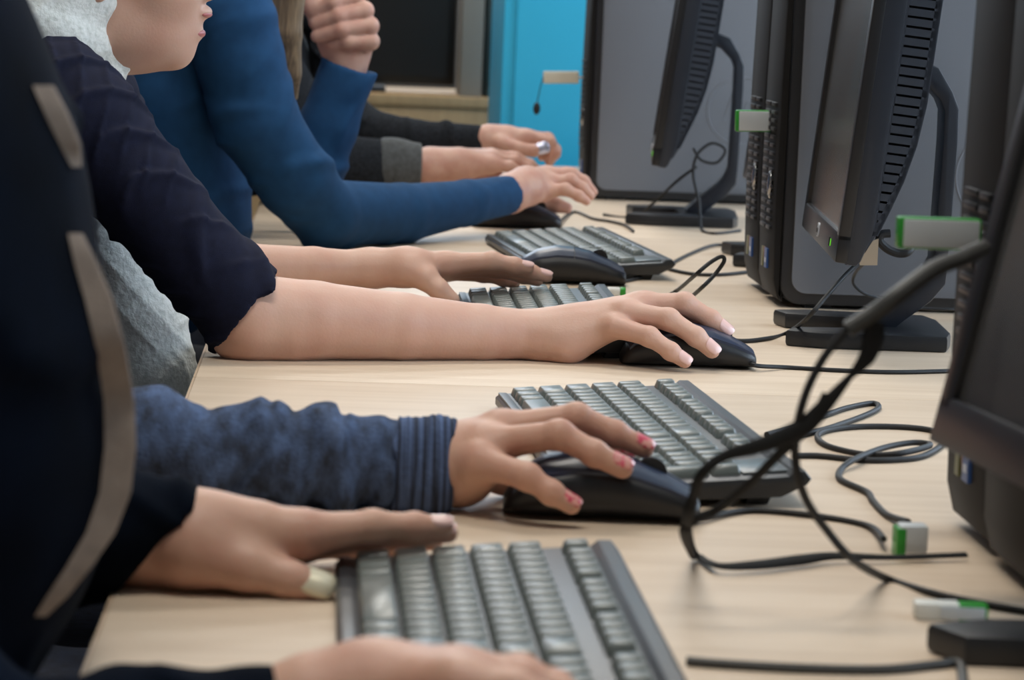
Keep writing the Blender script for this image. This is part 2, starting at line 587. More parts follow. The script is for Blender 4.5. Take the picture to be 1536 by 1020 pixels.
# ------------------------------------------------------------------ monitor
def make_monitor(loc, rz, tilt, label):
    t = thing('monitor', label, 'monitor', loc, rz, 'tilted monitors facing the pupils')
    H = Matrix.Translation((.034, 0, .096)) @ Matrix.Rotation(tilt, 4, 'Y')
    W = .216; HT = .345
    # front bezel ring
    b = B()
    for (y0, y1, z0, z1) in ((-W, W, 0, .028), (-W, W, HT - .022, HT), (-W, -W + .020, .02, HT - .01), (W - .020, W, .02, HT - .01)):
        b.box(0, .012, y0, y1, z0, z1, .0022, mt=H)
    b.out('bezel', M['bezel'], t)
    B().box(.0045, .008, -W + .018, W - .018, .026, HT - .020, mt=H).out('screen', M['screen'], t)
    B().prism([(.011, -.001), (.021, -.001), (.0245, .004), (.032, .030), (.032, HT), (.011, HT)], 'y', -W, W, .003, mt=H).out('frame', M['navyplastic'], t)
    prof = [(.028, .012), (.036, .03), (.044, .055), (.053, .085), (.060, .12), (.0635, .16), (.0635, HT - .05), (.056, HT - .012), (.031, HT - .004)]
    B().prism(prof, 'y', -W + .007, W - .007, .002, mt=H).out('rear_shell', M['recess'], t)

    def xback(z):
        zs = [q[1] for q in prof[:7]]; xs = [q[0] for q in prof[:7]]
        return float(np.interp(z, zs, xs))
    g = B()
    for sgn in (-1, 1):
        ya, yb = sgn * (W - .0085), sgn * (W - .0012)
        y0, y1 = min(ya, yb), max(ya, yb)
        z = .036
        g.prism([(.0315, .030), (.0338, .030), (.0338, HT - .012), (.0315, HT - .012)], 'y', y0, y1, mt=H)
        # rear strip following the swell
        zz = [.03, .055, .085, .12, .16, HT - .06]
        g.prism([(xback(q), q) for q in zz] + [(xback(q) - .0055, q) for q in zz[::-1]], 'y', y0, y1, mt=H)
        g.prism([(.026, .012), (.0365, .034), (.032, .034)], 'y', y0, y1, mt=H)
        while z < HT - .045:
            x1 = xback(z + .003)
            if x1 > .036:
                g.box(.033, x1 - .001, y0, y1, z, z + .0070, mt=H)
            z += .0093
        g.box(.033, .0625, y0, y1, HT - .05, HT - .015, mt=H)
    # closed back with the mounting plate
    zz = [.03, .055, .085, .12, .16, HT - .05]
    g.prism([(xback(q) + .001, q) for q in zz] + [(xback(q) - .003, q) for q in zz[::-1]], 'y', -W + .0012, W - .0012, mt=H)
    g.box(.06, .066, -.06, .06, .12, .22, .002, mt=H)
    g.out('vent_shell', M['ventplastic'], t)
    # rounded-square badge with two raised letters, power button and light
    bd = B().prism(rrect(.0140, .0140, .003, cx=0, cy=.0140), 'x', -.0016, .0005, mt=H).out('badge', M['stickerwhite'], t)
    text('badge_letters', 'hp', .0125, M['bezel'], bd, H @ Matrix(((0, 0, -1, -.0018), (-1, 0, 0, 0), (0, 1, 0, .0145), (0, 0, 0, 1))))
    B().box(-.001, .001, -.135, -.128, .009, .018, .0006, mt=H).out('power_button', M['plastic'], t)
    B().box(-.0008, .001, -.147, -.1455, .010, .017, mt=H).out('power_light', M['led'], t)
    # neck: flat bent arm
    pth = [(.095, .276), (.126, .276), (.138, .272), (.154, .252), (.160, .238), (.1605, .205), (.158, .085), (.154, .066), (.143, .052), (.116, .030), (.096, .012)]
    n = len(pth); half = .0075; outl = []; inn = []
    for i, q in enumerate(pth):
        p0 = pth[max(0, i - 1)]; p1 = pth[min(n - 1, i + 1)]
        dx, dz = p1[0] - p0[0], p1[1] - p0[1]; ll = sqrt(dx * dx + dz * dz)
        nx, nz = -dz / ll, dx / ll
        hh = half * (1.45 if i > 6 else (1.4 if i < 3 else 1))
        outl.append((q[0] + nx * hh, q[1] + nz * hh)); inn.append((q[0] - nx * hh, q[1] - nz * hh))
    B().prism(outl + inn[::-1], 'y', -.030, .030, .003).out('neck', M['navyplastic'], t)
    # base: two flat prongs towards the user joined at the back
    fp = B()
    out = [(.0, -.095), (.035, -.108), (.160, -.098), (.168, -.06), (.168, .06), (.160, .098), (.035, .108), (.0, .095), (.01, .062), (.075, .050), (.085, 0.), (.075, -.050), (.01, -.062)]
    fp.prism(out, 'z', 0.0, .0165, .004)
    fp.out('base', M['plastic'], t)
    return t


mon = make_monitor(Vector((.576, .4600, T)), -.080, .095, 'black monitor in the middle with a tan tag hanging below its corner')
make_monitor(Vector((.452, -1.096, T)), .115, .215, 'large blurred black monitor cut off by the right edge of the photo')
make_monitor(Vector((.556, 1.925, T)), -.10, .12, 'blurred black monitor standing before the farthest grey tower')
make_monitor(Vector((.63, 1.30, T)), -.05, .10, 'black monitor almost wholly hidden behind the middle pair of towers')

# ------------------------------------------------------------------ tower PCs
def make_tower(loc, label, ring=True):
    t = thing('desktop_tower', label, 'computer', loc, 0, 'upright computers standing on the desks')
    Wd, D, Ht = .131, .42, .45
    B().prism(rrect(D, Ht, .022, cx=D / 2, cy=Ht / 2 + .004), 'y', 0.0015, Wd - .0015, .004).out('case', M['plastic'], t)
    B().prism(rrect(D - .022, Ht - .024, .016, cx=D / 2 + .001, cy=Ht / 2 + .005), 'y', -.0012, .004, .0012).out('side_panel', M['side'], t)
    B().box(.03, .06, .01, Wd - .01, 0, .006).out('foot', M['recess'], t)
    B().box(D - .06, D - .03, .01, Wd - .01, 0, .006).out('foot', M['recess'], t)
    # front bezel: slightly bowed fascia with louvred lower half
    pf = [(.004, .006), (-.003, .010), (-.008, .03), (-.010, .12), (-.009, .25), (-.006, .40), (-.002, Ht - .006), (.004, Ht)]
    B().prism(pf, 'y', .006, Wd - .006, .005).out('front_bezel', M['towerfront'], t)
    v = B()
    for k in range(16):
        z = .085 + k * .0092
        for (ya, yb) in ((.026, .054), (.062, .100)):
            v.box(-.0125, -.004, ya, yb, z, z + .0042, .0008)
    v.out('front_louvres', M['plastic'], t)
    bd = B()
    bd.ball((-.0115, .040, .135), 1, sc=(.0035, .0070, .016))
    bd.out('oval_badge', M['chrome'], t)
    st = B()
    st.box(-.0108, -.008, .046, .064, .040, .062, mi=0)
    st.box(-.0112, -.008, .050, .060, .046, .051, mi=3)
    st.prism([(.0655, .062), (.0655, .046), (.073, .062)], 'x', -.0108, -.008, mi=1)
    st.box(-.0108, -.008, .075, .087, .040, .062, mi=2)
    st.out('stickers', [M['stickerblue'], M['stickerorange'], M['stickergreen'], M['stickerwhite']], t)
    if ring:
        # large pressed roundel with slanted strokes on the side panel
        e = B()
        cx, cz, R = .245, .155, .055
        e.tube([(cx + R * cos(2 * pi * k / 40), -.0012, cz + R * sin(2 * pi * k / 40)) for k in range(40)], .0012, 6, closed=True, smooth_steps=2)
        sl = lambda x, z: (cx + x + z * .28, -.0012, cz + z)
        e.tube([sl(-.022, .05), sl(-.022, -.018)], .0012, 6)
        e.tube([sl(-.022, .008), sl(-.012, .016), sl(-.004, .010), sl(-.004, -.018)], .0012, 6)
        e.tube([sl(.008, .016), sl(.008, -.05)], .0012, 6)
        e.tube([sl(.008, .016), sl(.020, .014), sl(.024, 0), sl(.018, -.016), sl(.008, -.018)], .0012, 6)
        e.out('pressed_emblem', M['side_emboss'], t)
    return t


tw = make_tower(Vector((.615, .722, T)), 'grey-sided black tower with a pressed roundel, behind the middle monitor')
dup(tw, Vector((.617, .862, T)), 0, 'black tower standing tight behind the tower of the middle monitor')
dup(tw, Vector((.538, -.733, T)), 0, 'blurred black tower with colourful stickers behind the monitor cut off at right')
tn = dup(tw, Vector((.534, -.866, T)), 0, 'blurred black tower nearest the camera, hidden by the monitor cut off at right')
for ch in kids(tn):
    if ch.name.startswith('stickers'):
        bpy.data.objects.remove(ch)
dup(tw, Vector((.532, 2.32, T)), 0, 'farthest grey-sided tower, beside the cyan cabinet')

# ------------------------------------------------------------------ USB sticks
def usb(label, a, b, w, h, body='silver', cap='green', name='usb_stick'):
    """stick from point a (free end) to b (plug end)"""
    a, b = Vector(a), Vector(b)
    d = (b - a); L = d.length; d.normalize()
    t = thing(name, label, 'usb stick', a, 0, 'green and silver memory sticks')
    side = Vector((0, 0, 1)).cross(d)
    if side.length < .1:
        side = Vector((0, 1, 0))
    side.normalize(); up = d.cross(side)
    R = Matrix((d, side, up)).transposed().to_4x4()
    B().box(0, L, -w / 2, w / 2, -h / 2, h / 2, min(w, h) * .16, mt=R).out('core', M[cap], t)
    B().box(L * .06, L * .97, -w / 2 - .0008, w / 2 + .0008, -h / 2 + .0012, h / 2 - .0012, .001, mt=R).out('sleeve', M[body], t)
    B().box(L, L + .012, -.006, .006, -.0022, .0022, .0004, mt=R).out('plug', M['chrome'], t)
    return t


p0, p1 = P(1103, 181, .80), P(1178, 182, .80)
usb('silver memory stick with green rim in the front of the middle towers', p0, p1, .012, .0245)
p0, p1 = P(1345, 348, -.70), P(1470, 352, -.70)
usb('large blurred silver and green memory stick before the middle tower side', p0, p1, .012, .020)
p0, p1 = P(815, 116, 2.38), P(868, 116, 2.38)
u3 = usb('blurred cream memory stick in front of the cyan cabinet, thread hanging from it', p0, p1, .012, .020, 'cream', 'cream')
B().tube([p0 - p0, Vector((-.004, 0, -.015)), Vector((-.007, 0, -.032)), Vector((-.009, 0, -.045))], .0009, 6).out('thread', M['cable'], u3)
B().ball((-.009, 0, -.052), .0075, sc=(.8, .8, 1.4)).out('bead', M['cable'], u3)
c = Z(1365, 834)
t = thing('usb_stick', 'stubby silver and green plug standing on the desk among the black cables', 'usb stick', c, .0, 'green and silver memory sticks')
B().box(-.0085, .0095, -.008, .008, .003, .0205, .002).out('sleeve', M['silver'], t)
B().box(-.0105, -.0045, -.0085, .0085, 0, .0185, .001).out('core', M['green'], t)
p0, p1 = Z(1480, 918, .005), Z(1405, 915, .005)
t = usb('white and green stick lying on the desk before the cut-off monitor base', p0, p1, .014, .0095, 'silver', 'green')
B().box(-.013, .013, -.0072, .0072, -.0050, .0050, .002, mt=Matrix.Translation(p1 - p0) @ Matrix.Rotation(atan2((p1 - p0).y, (p1 - p0).x), 4, 'Z')).out('cap', M['white'], t)
c = Z(924, 445)
t = thing('usb_stick', 'small white stick with a green end lying beside the half-hidden keyboard', 'usb stick', c, 0, 'green and silver memory sticks')
B().prism(rrect(.012, .0105, .0035), 'x', -.010, .004, .001, mt=Matrix.Translation((0, 0, .0055))).out('sleeve', M['white'], t)
B().prism(rrect(.0125, .011, .0035), 'x', .004, .0105, .001, mt=Matrix.Translation((0, 0, .0055))).out('cap', M['green'], t)

# tan tag below the middle monitor
tg = B()
q = [P(x, y, .28) for x, y in ((1290, 398), (1316, 398), (1318, 358), (1308, 362), (1302, 372), (1288, 384))]
tg.add(q + [v + Vector((0, .002, 0)) for v in q], [tuple(range(6)), tuple(range(11, 5, -1))] + [(i, (i + 1) % 6, 6 + (i + 1) % 6, 6 + i) for i in range(6)])
tag(tg.out('paper_tag', M['tan']), 'small tan paper tag hanging below the corner of the middle monitor', 'tag')

# ------------------------------------------------------------------ loose cables
def cable(label, pts, r=.0022, m='cable', flat=1., name='cable', group=None):
    o = B().tube(pts, r, 10, flat=flat).out(name, M[m])
    return tag(o, label, 'cable', group)


cable('thin black cable rising from the desk by the focused fingertips to the middle monitor',
      [on(1060, 497), on(1105, 511), on(1150, 508), on(1180, 500), P(1210, 478, .33) , P(1240, 444, .33), P(1265, 416, .35), P(1287, 394, .37), P(1300, 375, .40)], .0023)
cable('upright loop of black cable behind the focused hand',
      [on(985, 452), on(1015, 436), P(1040, 415, .52), P(1065, 394, .52), P(1082, 385, .53), P(1086, 392, .53), P(1072, 412, .53), P(1050, 434, .52), on(1030, 450), on(1010, 458)], .0022)
cable('black keyboard cable running from the farthest keyboard to the middle towers',
      [on(985, 396), on(1005, 404), on(1040, 411), on(1080, 412), on(1122, 408)], .0022)
cable('thin looping cable in front of the grey side of the middle tower',
      [P(1300, 392, .55), P(1284, 408, .60), P(1280, 425, .62), P(1296, 440, .63), P(1320, 448, .64), P(1340, 456, .65), P(1380, 462, .66), P(1425, 464, .66), P(1480, 462, .67)], .0017, 'plastic')
cable('coiled cable bunch plugged under the corner of the middle monitor',
      [P(1335, 350, .36), P(1322, 352, .36), P(1320, 362, .36), P(1332, 374, .36), P(1348, 380, .36), P(1362, 378, .36), P(1366, 366, .37), P(1350, 350, .37), P(1360, 343, .37)], .0042)
cable('thin cables drooping from the monitor before the farthest tower',
      [P(1040, 222, 1.80), P(1052, 240, 1.80), P(1075, 244, 1.80), P(1088, 225, 1.80), P(1068, 215, 1.8), P(1046, 232, 1.80), P(1040, 262, 1.80), P(1048, 300, 1.79), P(1050, 325, 1.775), on(1054, 346), on(1075, 350), on(1110, 346)], .0022)
cable('thin cable slanting from the desk to the monitor before the farthest tower',
      [on(905, 322), on(950, 326), P(985, 300, 1.9), P(1015, 272, 1.86), P(1045, 250, 1.84)], .0022)
# loops lying right of the second keyboard
cable('black cable coiled in flat loops on the desk right of the pink-nailed hand keyboard',
      [on(1190, 684), on(1230, 684), on(1290, 690), on(1340, 690), on(1385, 684), on(1415, 664), on(1405, 648), on(1360, 641), on(1290, 640), on(1240, 646), on(1226, 656), on(1245, 670), on(1300, 682), on(1350, 680, .006), on(1395, 668, .006), on(1370, 664, .006), on(1325, 672, .005), on(1280, 690, .006), on(1260, 706), on(1262, 720), on(1300, 738), on(1310, 752), on(1330, 772), on(1362, 783, .006)], .0024)
cable('black cable hairpin lying on the desk behind the strap tangle',
      [on(1150, 672), on(1200, 654), on(1250, 640), on(1300, 622), on(1318, 611), on(1308, 605), on(1270, 612), on(1235, 624), on(1190, 640), on(1150, 652)], .0024)
# the blurred strap tangle nearer the camera
YN = -.98
cable('thick grey cable reaching from the cut-off monitor into the strap tangle',
      [P(1475, 372, -.93), P(1440, 388, -.95), P(1400, 404, -.96), P(1350, 440, -.97), P(1310, 470, -.97), P(1272, 494, -.97)], .0048, 'cable_grey')
cable('thin black cable swinging down from the thick grey cable across the desk',
      [P(1272, 492, -.97), P(1240, 530, -.97), P(1215, 575, -.97), P(1200, 620, -.97), P(1193, 665, -.96), P(1196, 710, -.955), P(1212, 755, -.945), P(1240, 795, -.93), P(1280, 840, -.915), on(1330, 868), on(1400, 890), on(1470, 905), on(1545, 918)], .0024)
cable('black woven strap looping from a clip down over the keyboard and back to the tower',
      [P(1312, 482, -.97), P(1310, 505, -.97), P(1300, 536, -.97), P(1275, 565, -.97), P(1240, 605, -.97), P(1205, 640, -.97), P(1150, 665, -.97), P(1085, 685, -.97), P(1052, 712, -.97), P(1040, 745, -.95), P(1030, 785, -.92), on(1042, 828, .006), on(1075, 848, .005), on(1130, 848, .005), on(1200, 840, .005), on(1250, 834, .005), on(1340, 836, .004), on(1450, 832, .004)],
      [.0050, .0060, .0048, .0020, .0042, .0055, .0045, .003, .003, .003, .0035, .0028, .0028, .0042, .0048, .0036, .0025, .0025], 'strap', .4, 'strap')
cable('second black strap strand crossing the keyboard corner beside the woven strap',
      [P(1240, 590, -.97), P(1222, 625, -.97), P(1195, 655, -.96), P(1160, 690, -.95), P(1120, 730, -.93), P(1075, 765, -.91), P(1040, 780, -.91), P(1026, 800, -.90), on(1040, 836, .004)], [.0025, .003, .004, .003, .0028, .003, .0035, .003, .0025], 'strap', .6, 'strap')
cable('grey cable lying along the bottom edge of the photo beside the nearest keyboard',
      [on(1030, 992), on(1090, 997), on(1200, 1003), on(1320, 1005), on(1400, 998), on(1436, 995), on(1444, 1015), on(1446, 1060)], .0028, 'cable_grey')

# ------------------------------------------------------------------ far end of the room
t = thing('storage_cabinet', 'tall cyan cabinet standing beyond the far end of the desks', 'cabinet', (.70, 3.66, 0))
B().box(-.26, .26, -.25, .25, 0.04, 1.9, .004).out('body', M['cyan'], t)
B().box(-.22, .22, -.21, .21, 0, .04).out('plinth', M['plastic'], t)
B().box(-.235, .235, -.262, -.25, .07, 1.87, .003).out('door', M['cyan'], t)
t = thing('sideboard', 'low tan wooden sideboard against the dark far end of the room', 'cabinet', (-.15, 4.7, 0))
B().box(-.65, .65, -.25, .25, .05, T + .055, .003).out('body', M['sideboard'], t)
B().box(-.66, .66, -.26, .26, T + .055, T + .08, .003).out('top', M['sideboard'], t)
B().box(-.6, .6, -.2, .22, 0, .05).out('plinth', M['plastic'], t)
SBZ = T + .08
t = thing('flat_screen', 'black flat screen standing on the tan sideboard', 'screen', (.085, 4.62, SBZ))
B().box(-.27, .305, -.02, .02, .02, .42, .004).out('housing', M['screenblack'], t)
B().box(-.25, .285, -.0215, -.019, .04, .40).out('screen', M['screenblack'], t)
B().box(-.12, .14, -.08, .08, 0, .012, .003).out('base', M['plastic'], t)
B().box(-.03, .05, -.01, .02, .01, .06).out('neck', M['plastic'], t)
t = thing('box_file', 'beige grey upright box file on the tan sideboard beside the black screen', 'file', (.425, 4.60, SBZ))
B().box(-.026, .026, -.12, .12, 0, .235, .002).out('body', M['greyfile'], t)
t = thing('network_unit', 'dark upright network unit with a glowing green light', 'electronics', (.488, 4.60, SBZ))
B().box(-.03, .03, -.10, .10, 0, .235, .004).out('case', mat('dark teal plastic', srgb(38, 52, 50), .5), t)
v = B()
for k in range(14):
    v.box(-.022, .022, -.102, -.099, .02 + k * .010, .025 + k * .010)
v.out('vent', M['recess'], t)
B().ball((.018, -.1, .178), .011, sc=(1, .4, 1)).out('indicator_light', M['led'], t)
t = thing('white_box', 'white box lying on top of the box file and network unit', 'box', (.455, 4.60, SBZ + .235))
B().box(-.05, .045, -.10, .10, 0, .05, .003).out('carton', M['white'], t)

# ------------------------------------------------------------------ people: one smooth surface grown around bones
def smin(a, b, k):
    if k <= 0:
        return np.minimum(a, b)
    h = np.maximum(k - np.abs(a - b), 0) / k
    return np.minimum(a, b) - h * h * k * .25


class Sdf:
    def __init__(s, lo, hi, h):
        s.lo = np.array(lo, float); s.h = h
        n = np.ceil((np.array(hi, float) - s.lo) / h).astype(int) + 1
        s.ax = [(s.lo[i] + h * np.arange(n[i])).astype(np.float32) for i in range(3)]
        s.F = np.full(n, 9., np.float32)

    def twin(s):
        o = Sdf.__new__(Sdf); o.lo, o.h, o.ax = s.lo, s.h, s.ax
        o.F = np.full(s.F.shape, 9., np.float32)
        return o

    def sl(s, lo, hi):
        r = []
        for i in range(3):
            a = int(np.floor((lo[i] - s.lo[i]) / s.h)); b = int(np.ceil((hi[i] - s.lo[i]) / s.h)) + 1
            a = max(0, a); b = min(len(s.ax[i]), b)
            if b <= a:
                return None
            r.append(slice(a, b))
        return tuple(r)

    def grid(s, q):
        return (s.ax[0][q[0]][:, None, None], s.ax[1][q[1]][None, :, None], s.ax[2][q[2]][None, None, :])

    def cone(s, a, b, ra, rb, k=.01):
        a = np.array(a, float); b = np.array(b, float)
        m = max(ra, rb) + k + 3 * s.h
        q = s.sl(np.minimum(a, b) - m, np.maximum(a, b) + m)
        if q is None:
            return s
        X, Y, Z_ = s.grid(q)
        d = b - a; L2 = max(float(d @ d), 1e-12)
        t = np.clip(((X - a[0]) * d[0] + (Y - a[1]) * d[1] + (Z_ - a[2]) * d[2]) / L2, 0, 1)
        f = np.sqrt((X - a[0] - t * d[0]) ** 2 + (Y - a[1] - t * d[1]) ** 2 + (Z_ - a[2] - t * d[2]) ** 2) - (ra + (rb - ra) * t)
        s.F[q] = smin(s.F[q], f, k)
        return s

    def chain(s, pts, k=.01, grow=0.):
        """pts: list of (point, radius)"""
        for (a, ra), (b, rb) in zip(pts[:-1], pts[1:]):
            s.cone(a, b, ra + grow, rb + grow, k)
        return s

    def ell(s, c, r, k=.01, R=None):
        c = np.array(c, float); r = np.array(r, float)
        m = max(r) + k + 3 * s.h
        q = s.sl(c - m, c + m)
        if q is None:
            return s
        X, Y, Z_ = s.grid(q)
        X, Y, Z_ = X - c[0], Y - c[1], Z_ - c[2]
        if R is not None:
            R = np.array(R)
            X, Y, Z_ = (R[0, 0] * X + R[1, 0] * Y + R[2, 0] * Z_, R[0, 1] * X + R[1, 1] * Y + R[2, 1] * Z_, R[0, 2] * X + R[1, 2] * Y + R[2, 2] * Z_)
        k0 = np.sqrt((X / r[0]) ** 2 + (Y / r[1]) ** 2 + (Z_ / r[2]) ** 2)
        k1 = np.sqrt((X / r[0] ** 2) ** 2 + (Y / r[1] ** 2) ** 2 + (Z_ / r[2] ** 2) ** 2)
        f = k0 * (k0 - 1) / np.maximum(k1, 1e-6)
        s.F[q] = smin(s.F[q], f, k)
        return s

    def join(s, o, k):
        s.F = smin(s.F, o.F, k)
        return s

    def cut(s, c, n):
        """remove what lies on the side of the plane that n points to"""
        n = np.array(n, float); n /= np.linalg.norm(n); c = np.array(c, float)
        X, Y, Z_ = s.ax[0][:, None, None], s.ax[1][None, :, None], s.ax[2][None, None, :]
        s.F = np.maximum(s.F, ((X - c[0]) * n[0] + (Y - c[1]) * n[1] + (Z_ - c[2]) * n[2]).astype(np.float32))
        return s

    def carve(s, o):
        s.F = np.maximum(s.F, -o.F)
        return s

    def warp(s, fn):
        X, Y, Z_ = s.ax[0][:, None, None], s.ax[1][None, :, None], s.ax[2][None, None, :]
        near = np.abs(s.F) < .06
        s.F = np.where(near, s.F + fn(X, Y, Z_), s.F).astype(np.float32)
        return s

    def mesh(s, relax=1):
        F = s.F; h = s.h
        S = F < 0
        nx, ny, nz = F.shape
        cnt = np.zeros((nx - 1, ny - 1, nz - 1), np.uint8)
        for i in (0, 1):
            for j in (0, 1):
                for k in (0, 1):
                    cnt += S[i:nx - 1 + i, j:ny - 1 + j, k:nz - 1 + k]
        mix = (cnt > 0) & (cnt < 8)
        I, J, K = np.nonzero(mix)
        if len(I) == 0:
            return np.zeros((0, 3)), np.zeros((0, 4), int)
        idx = np.full(mix.shape, -1, np.int64); idx[I, J, K] = np.arange(len(I))
        acc = np.zeros((len(I), 3)); num = np.zeros(len(I))
        cs = [(a, b, c) for a in (0, 1) for b in (0, 1) for c in (0, 1)]
        for a in cs:
            for ax in range(3):
                if a[ax] == 1:
                    continue
                b = list(a); b[ax] = 1
                fa = F[I + a[0], J + a[1], K + a[2]]; fb = F[I + b[0], J + b[1], K + b[2]]
                x = (fa < 0) != (fb < 0)
                t = np.where(x, fa / np.where(x, fa - fb, 1), 0)
                for m in range(3):
                    acc[:, m] += np.where(x, a[m] + (t if m == ax else 0), 0)
                num += x
        V = s.lo + (np.stack([I, J, K], 1) + acc / num[:, None]) * h
        Q = []
        for ax in range(3):
            sl0 = [slice(None)] * 3; sl1 = [slice(None)] * 3
            sl0[ax] = slice(0, -1); sl1[ax] = slice(1, None)
            A = S[tuple(sl0)]; Bq = S[tuple(sl1)]
            E = np.array(np.nonzero(A != Bq)).T
            u, v = (ax + 1) % 3, (ax + 2) % 3
            lim = np.array(F.shape) - 1
            ok = (E[:, u] > 0) & (E[:, v] > 0) & (E[:, u] < lim[u]) & (E[:, v] < lim[v])
            E = E[ok]
            ins = A[tuple(E.T)]
            du = np.zeros(3, int); du[u] = 1; dv = np.zeros(3, int); dv[v] = 1
            g = lambda e: idx[e[:, 0], e[:, 1], e[:, 2]]
            q = np.stack([g(E - du - dv), g(E - dv), g(E), g(E - du)], 1)
            q[~ins] = q[~ins][:, ::-1]
            Q.append(q)
        Q = np.concatenate(Q)
        Q = Q[(Q >= 0).all(1)]
        for _ in range(relax):
            sm = np.zeros_like(V); n = np.zeros(len(V))
            for a, b in ((0, 1), (1, 2), (2, 3), (3, 0)):
                np.add.at(sm, Q[:, a], V[Q[:, b]]); np.add.at(n, Q[:, a], 1)
                np.add.at(sm, Q[:, b], V[Q[:, a]]); np.add.at(n, Q[:, b], 1)
            V = V * .45 + sm / np.maximum(n, 1)[:, None] * .55
        return V, Q


def to_obj(name, parts, m, parent, origin):
    """one mesh object out of several (verts, quads); verts are world coordinates"""
    vs = []; fs = []; o0 = 0
    for V, Q in parts:
        vs.append(V - np.array(origin)); fs.append(Q + o0); o0 += len(V)
    V = np.concatenate(vs); Q = np.concatenate(fs)
    me = bpy.data.meshes.new(name)
    me.vertices.add(len(V)); me.vertices.foreach_set('co', V.astype(np.float32).ravel())
    me.loops.add(Q.size); me.loops.foreach_set('vertex_index', Q.astype(np.int32).ravel())
    me.polygons.add(len(Q))
    me.polygons.foreach_set('loop_start', np.arange(0, Q.size, 4, dtype=np.int32))
    me.polygons.foreach_set('loop_total', np.full(len(Q), 4, np.int32))
    me.polygons.foreach_set('use_smooth', np.ones(len(Q), bool))
    me.update(calc_edges=True); me.validate()
    return link(name, me, m, parent)


def V3(v):
    return np.array((v[0], v[1], v[2]), float)


def bounds(pts, m):
    A = np.array([V3(p) for p, r in pts]); R = max(r for p, r in pts)
    return A.min(0) - R - m, A.max(0) + R + m


def make_limb(arm, palm, fingers, thumb, h=.0016, kf=.0016, bulge=1.04):
    """arm, palm: lists of (point, radius) chains; fingers: list of chains from the knuckle on; thumb: one chain"""
    allp = list(arm) + [q for c in palm for q in c] + [q for c in fingers for q in c] + list(thumb or [])
    lo, hi = bounds(allp, .012)
    S = Sdf(lo, hi, h)
    S.chain(arm, .004)
    for c in palm:
        S.chain(c, .012)
    G = S.twin()
    for c in fingers:
        f = S.twin()
        f.chain(c, .0035)
        for (p, r) in c[1:-1]:
            f.ell(p, (r * bulge,) * 3, .004)
        G.join(f, kf)
    S.join(G, .009)
    if thumb:
        f = S.twin().chain(thumb, .006)
        S.join(f, .009)
    return S.mesh(1)


def nail(parent, origin, tip, prev, r, up, m, name='fingernail', s=1.):
    tip, prev, up = Vector(tip), Vector(prev), Vector(up)
    d = (tip - prev).normalized()
    n = (up - d * up.dot(d)).normalized()
    sd = d.cross(n)
    b = B(); nx, ny = 8, 8; vs = []; lo = []
    L, Wd = r * 1.75 * s, r * .80 * s
    for i in range(nx + 1):
        for j in range(ny + 1):
            a = -1 + 2 * i / nx; c = -1 + 2 * j / ny
            # rounded outline
            a2 = a * sqrt(1 - c * c / 2 * .8); c2 = c * sqrt(1 - a * a / 2 * .6)
            th = c2 * .95
            rr = r * 1.085 + .0004
            x = a2 * L * .62 - r * .26
            drop = max(0, x - r * .05) ** 2 / r * .36
            q = tip + d * x + n * (rr * cos(th) - drop) + sd * (rr * sin(th) * Wd / (r * .80))
            vs.append(q - origin); lo.append(q - n * .0014 - origin)
    N = (nx + 1) * (ny + 1); I = lambda i, j: i * (ny + 1) + j; fs = []
    for i in range(nx):
        for j in range(ny):
            fs.append((I(i, j), I(i + 1, j), I(i + 1, j + 1), I(i, j + 1)))
            fs.append((N + I(i, j), N + I(i, j + 1), N + I(i + 1, j + 1), N + I(i + 1, j)))
    for i in range(nx):
        fs.append((I(i, 0), N + I(i, 0), N + I(i + 1, 0), I(i + 1, 0)))
        fs.append((I(i, ny), I(i + 1, ny), N + I(i + 1, ny), N + I(i, ny)))
    for j in range(ny):
        fs.append((I(0, j), I(0, j + 1), N + I(0, j + 1), N + I(0, j)))
        fs.append((I(nx, j), N + I(nx, j), N + I(nx, j + 1), I(nx, j + 1)))
    b.add(vs + lo, fs)
    return b.out(name, m, parent, 60)


def head_field(S, o, grow=0.):
    """head facing +x; o is the foremost point of the chin"""
    o = V3(o)
    p = lambda a, b, c=0.: o + np.array((a, c, b))
    S.ell(p(-.082, .120), (.096, .074, .088), .02)
    S.ell(p(-.032, .066), (.044, .055, .074), .025)
    S.ell(p(-.054, .0225), (.056, .052, .0405), .022)
    S.ell(p(-.0125, .0020), (.0130, .019, .0140), .016)
    S.ell(p(-.0145, .030), (.0195, .026, .021), .012)
    S.ell(p(.0105, .0412), (.0095, .019, .0068), .005)
    S.ell(p(.0040, .0205), (.0085, .017, .0066), .004)
    S.cone(p(.004, .100), p(.027, .065), .008, .0095, .010)
    dent = S.twin()
    for s_ in (-1, 1):
        dent.ell(p(.0125, .0935, s_ * .029), (.016, .0155, .0105), .002)
    S.F = -smin(-S.F, dent.F, .008)
    for s_ in (-1, 1):
        S.ell(p(.014, .058, s_ * .0115), (.009, .006, .0065), .006)
        S.ell(p(-.010, .106, s_ * .026), (.014, .022, .009), .012)
        S.ell(p(-.020, .062, s_ * .036), (.026, .020, .022), .02)
        S.ell(p(-.084, .076, s_ * .073), (.017, .0065, .030), .006)
    return S


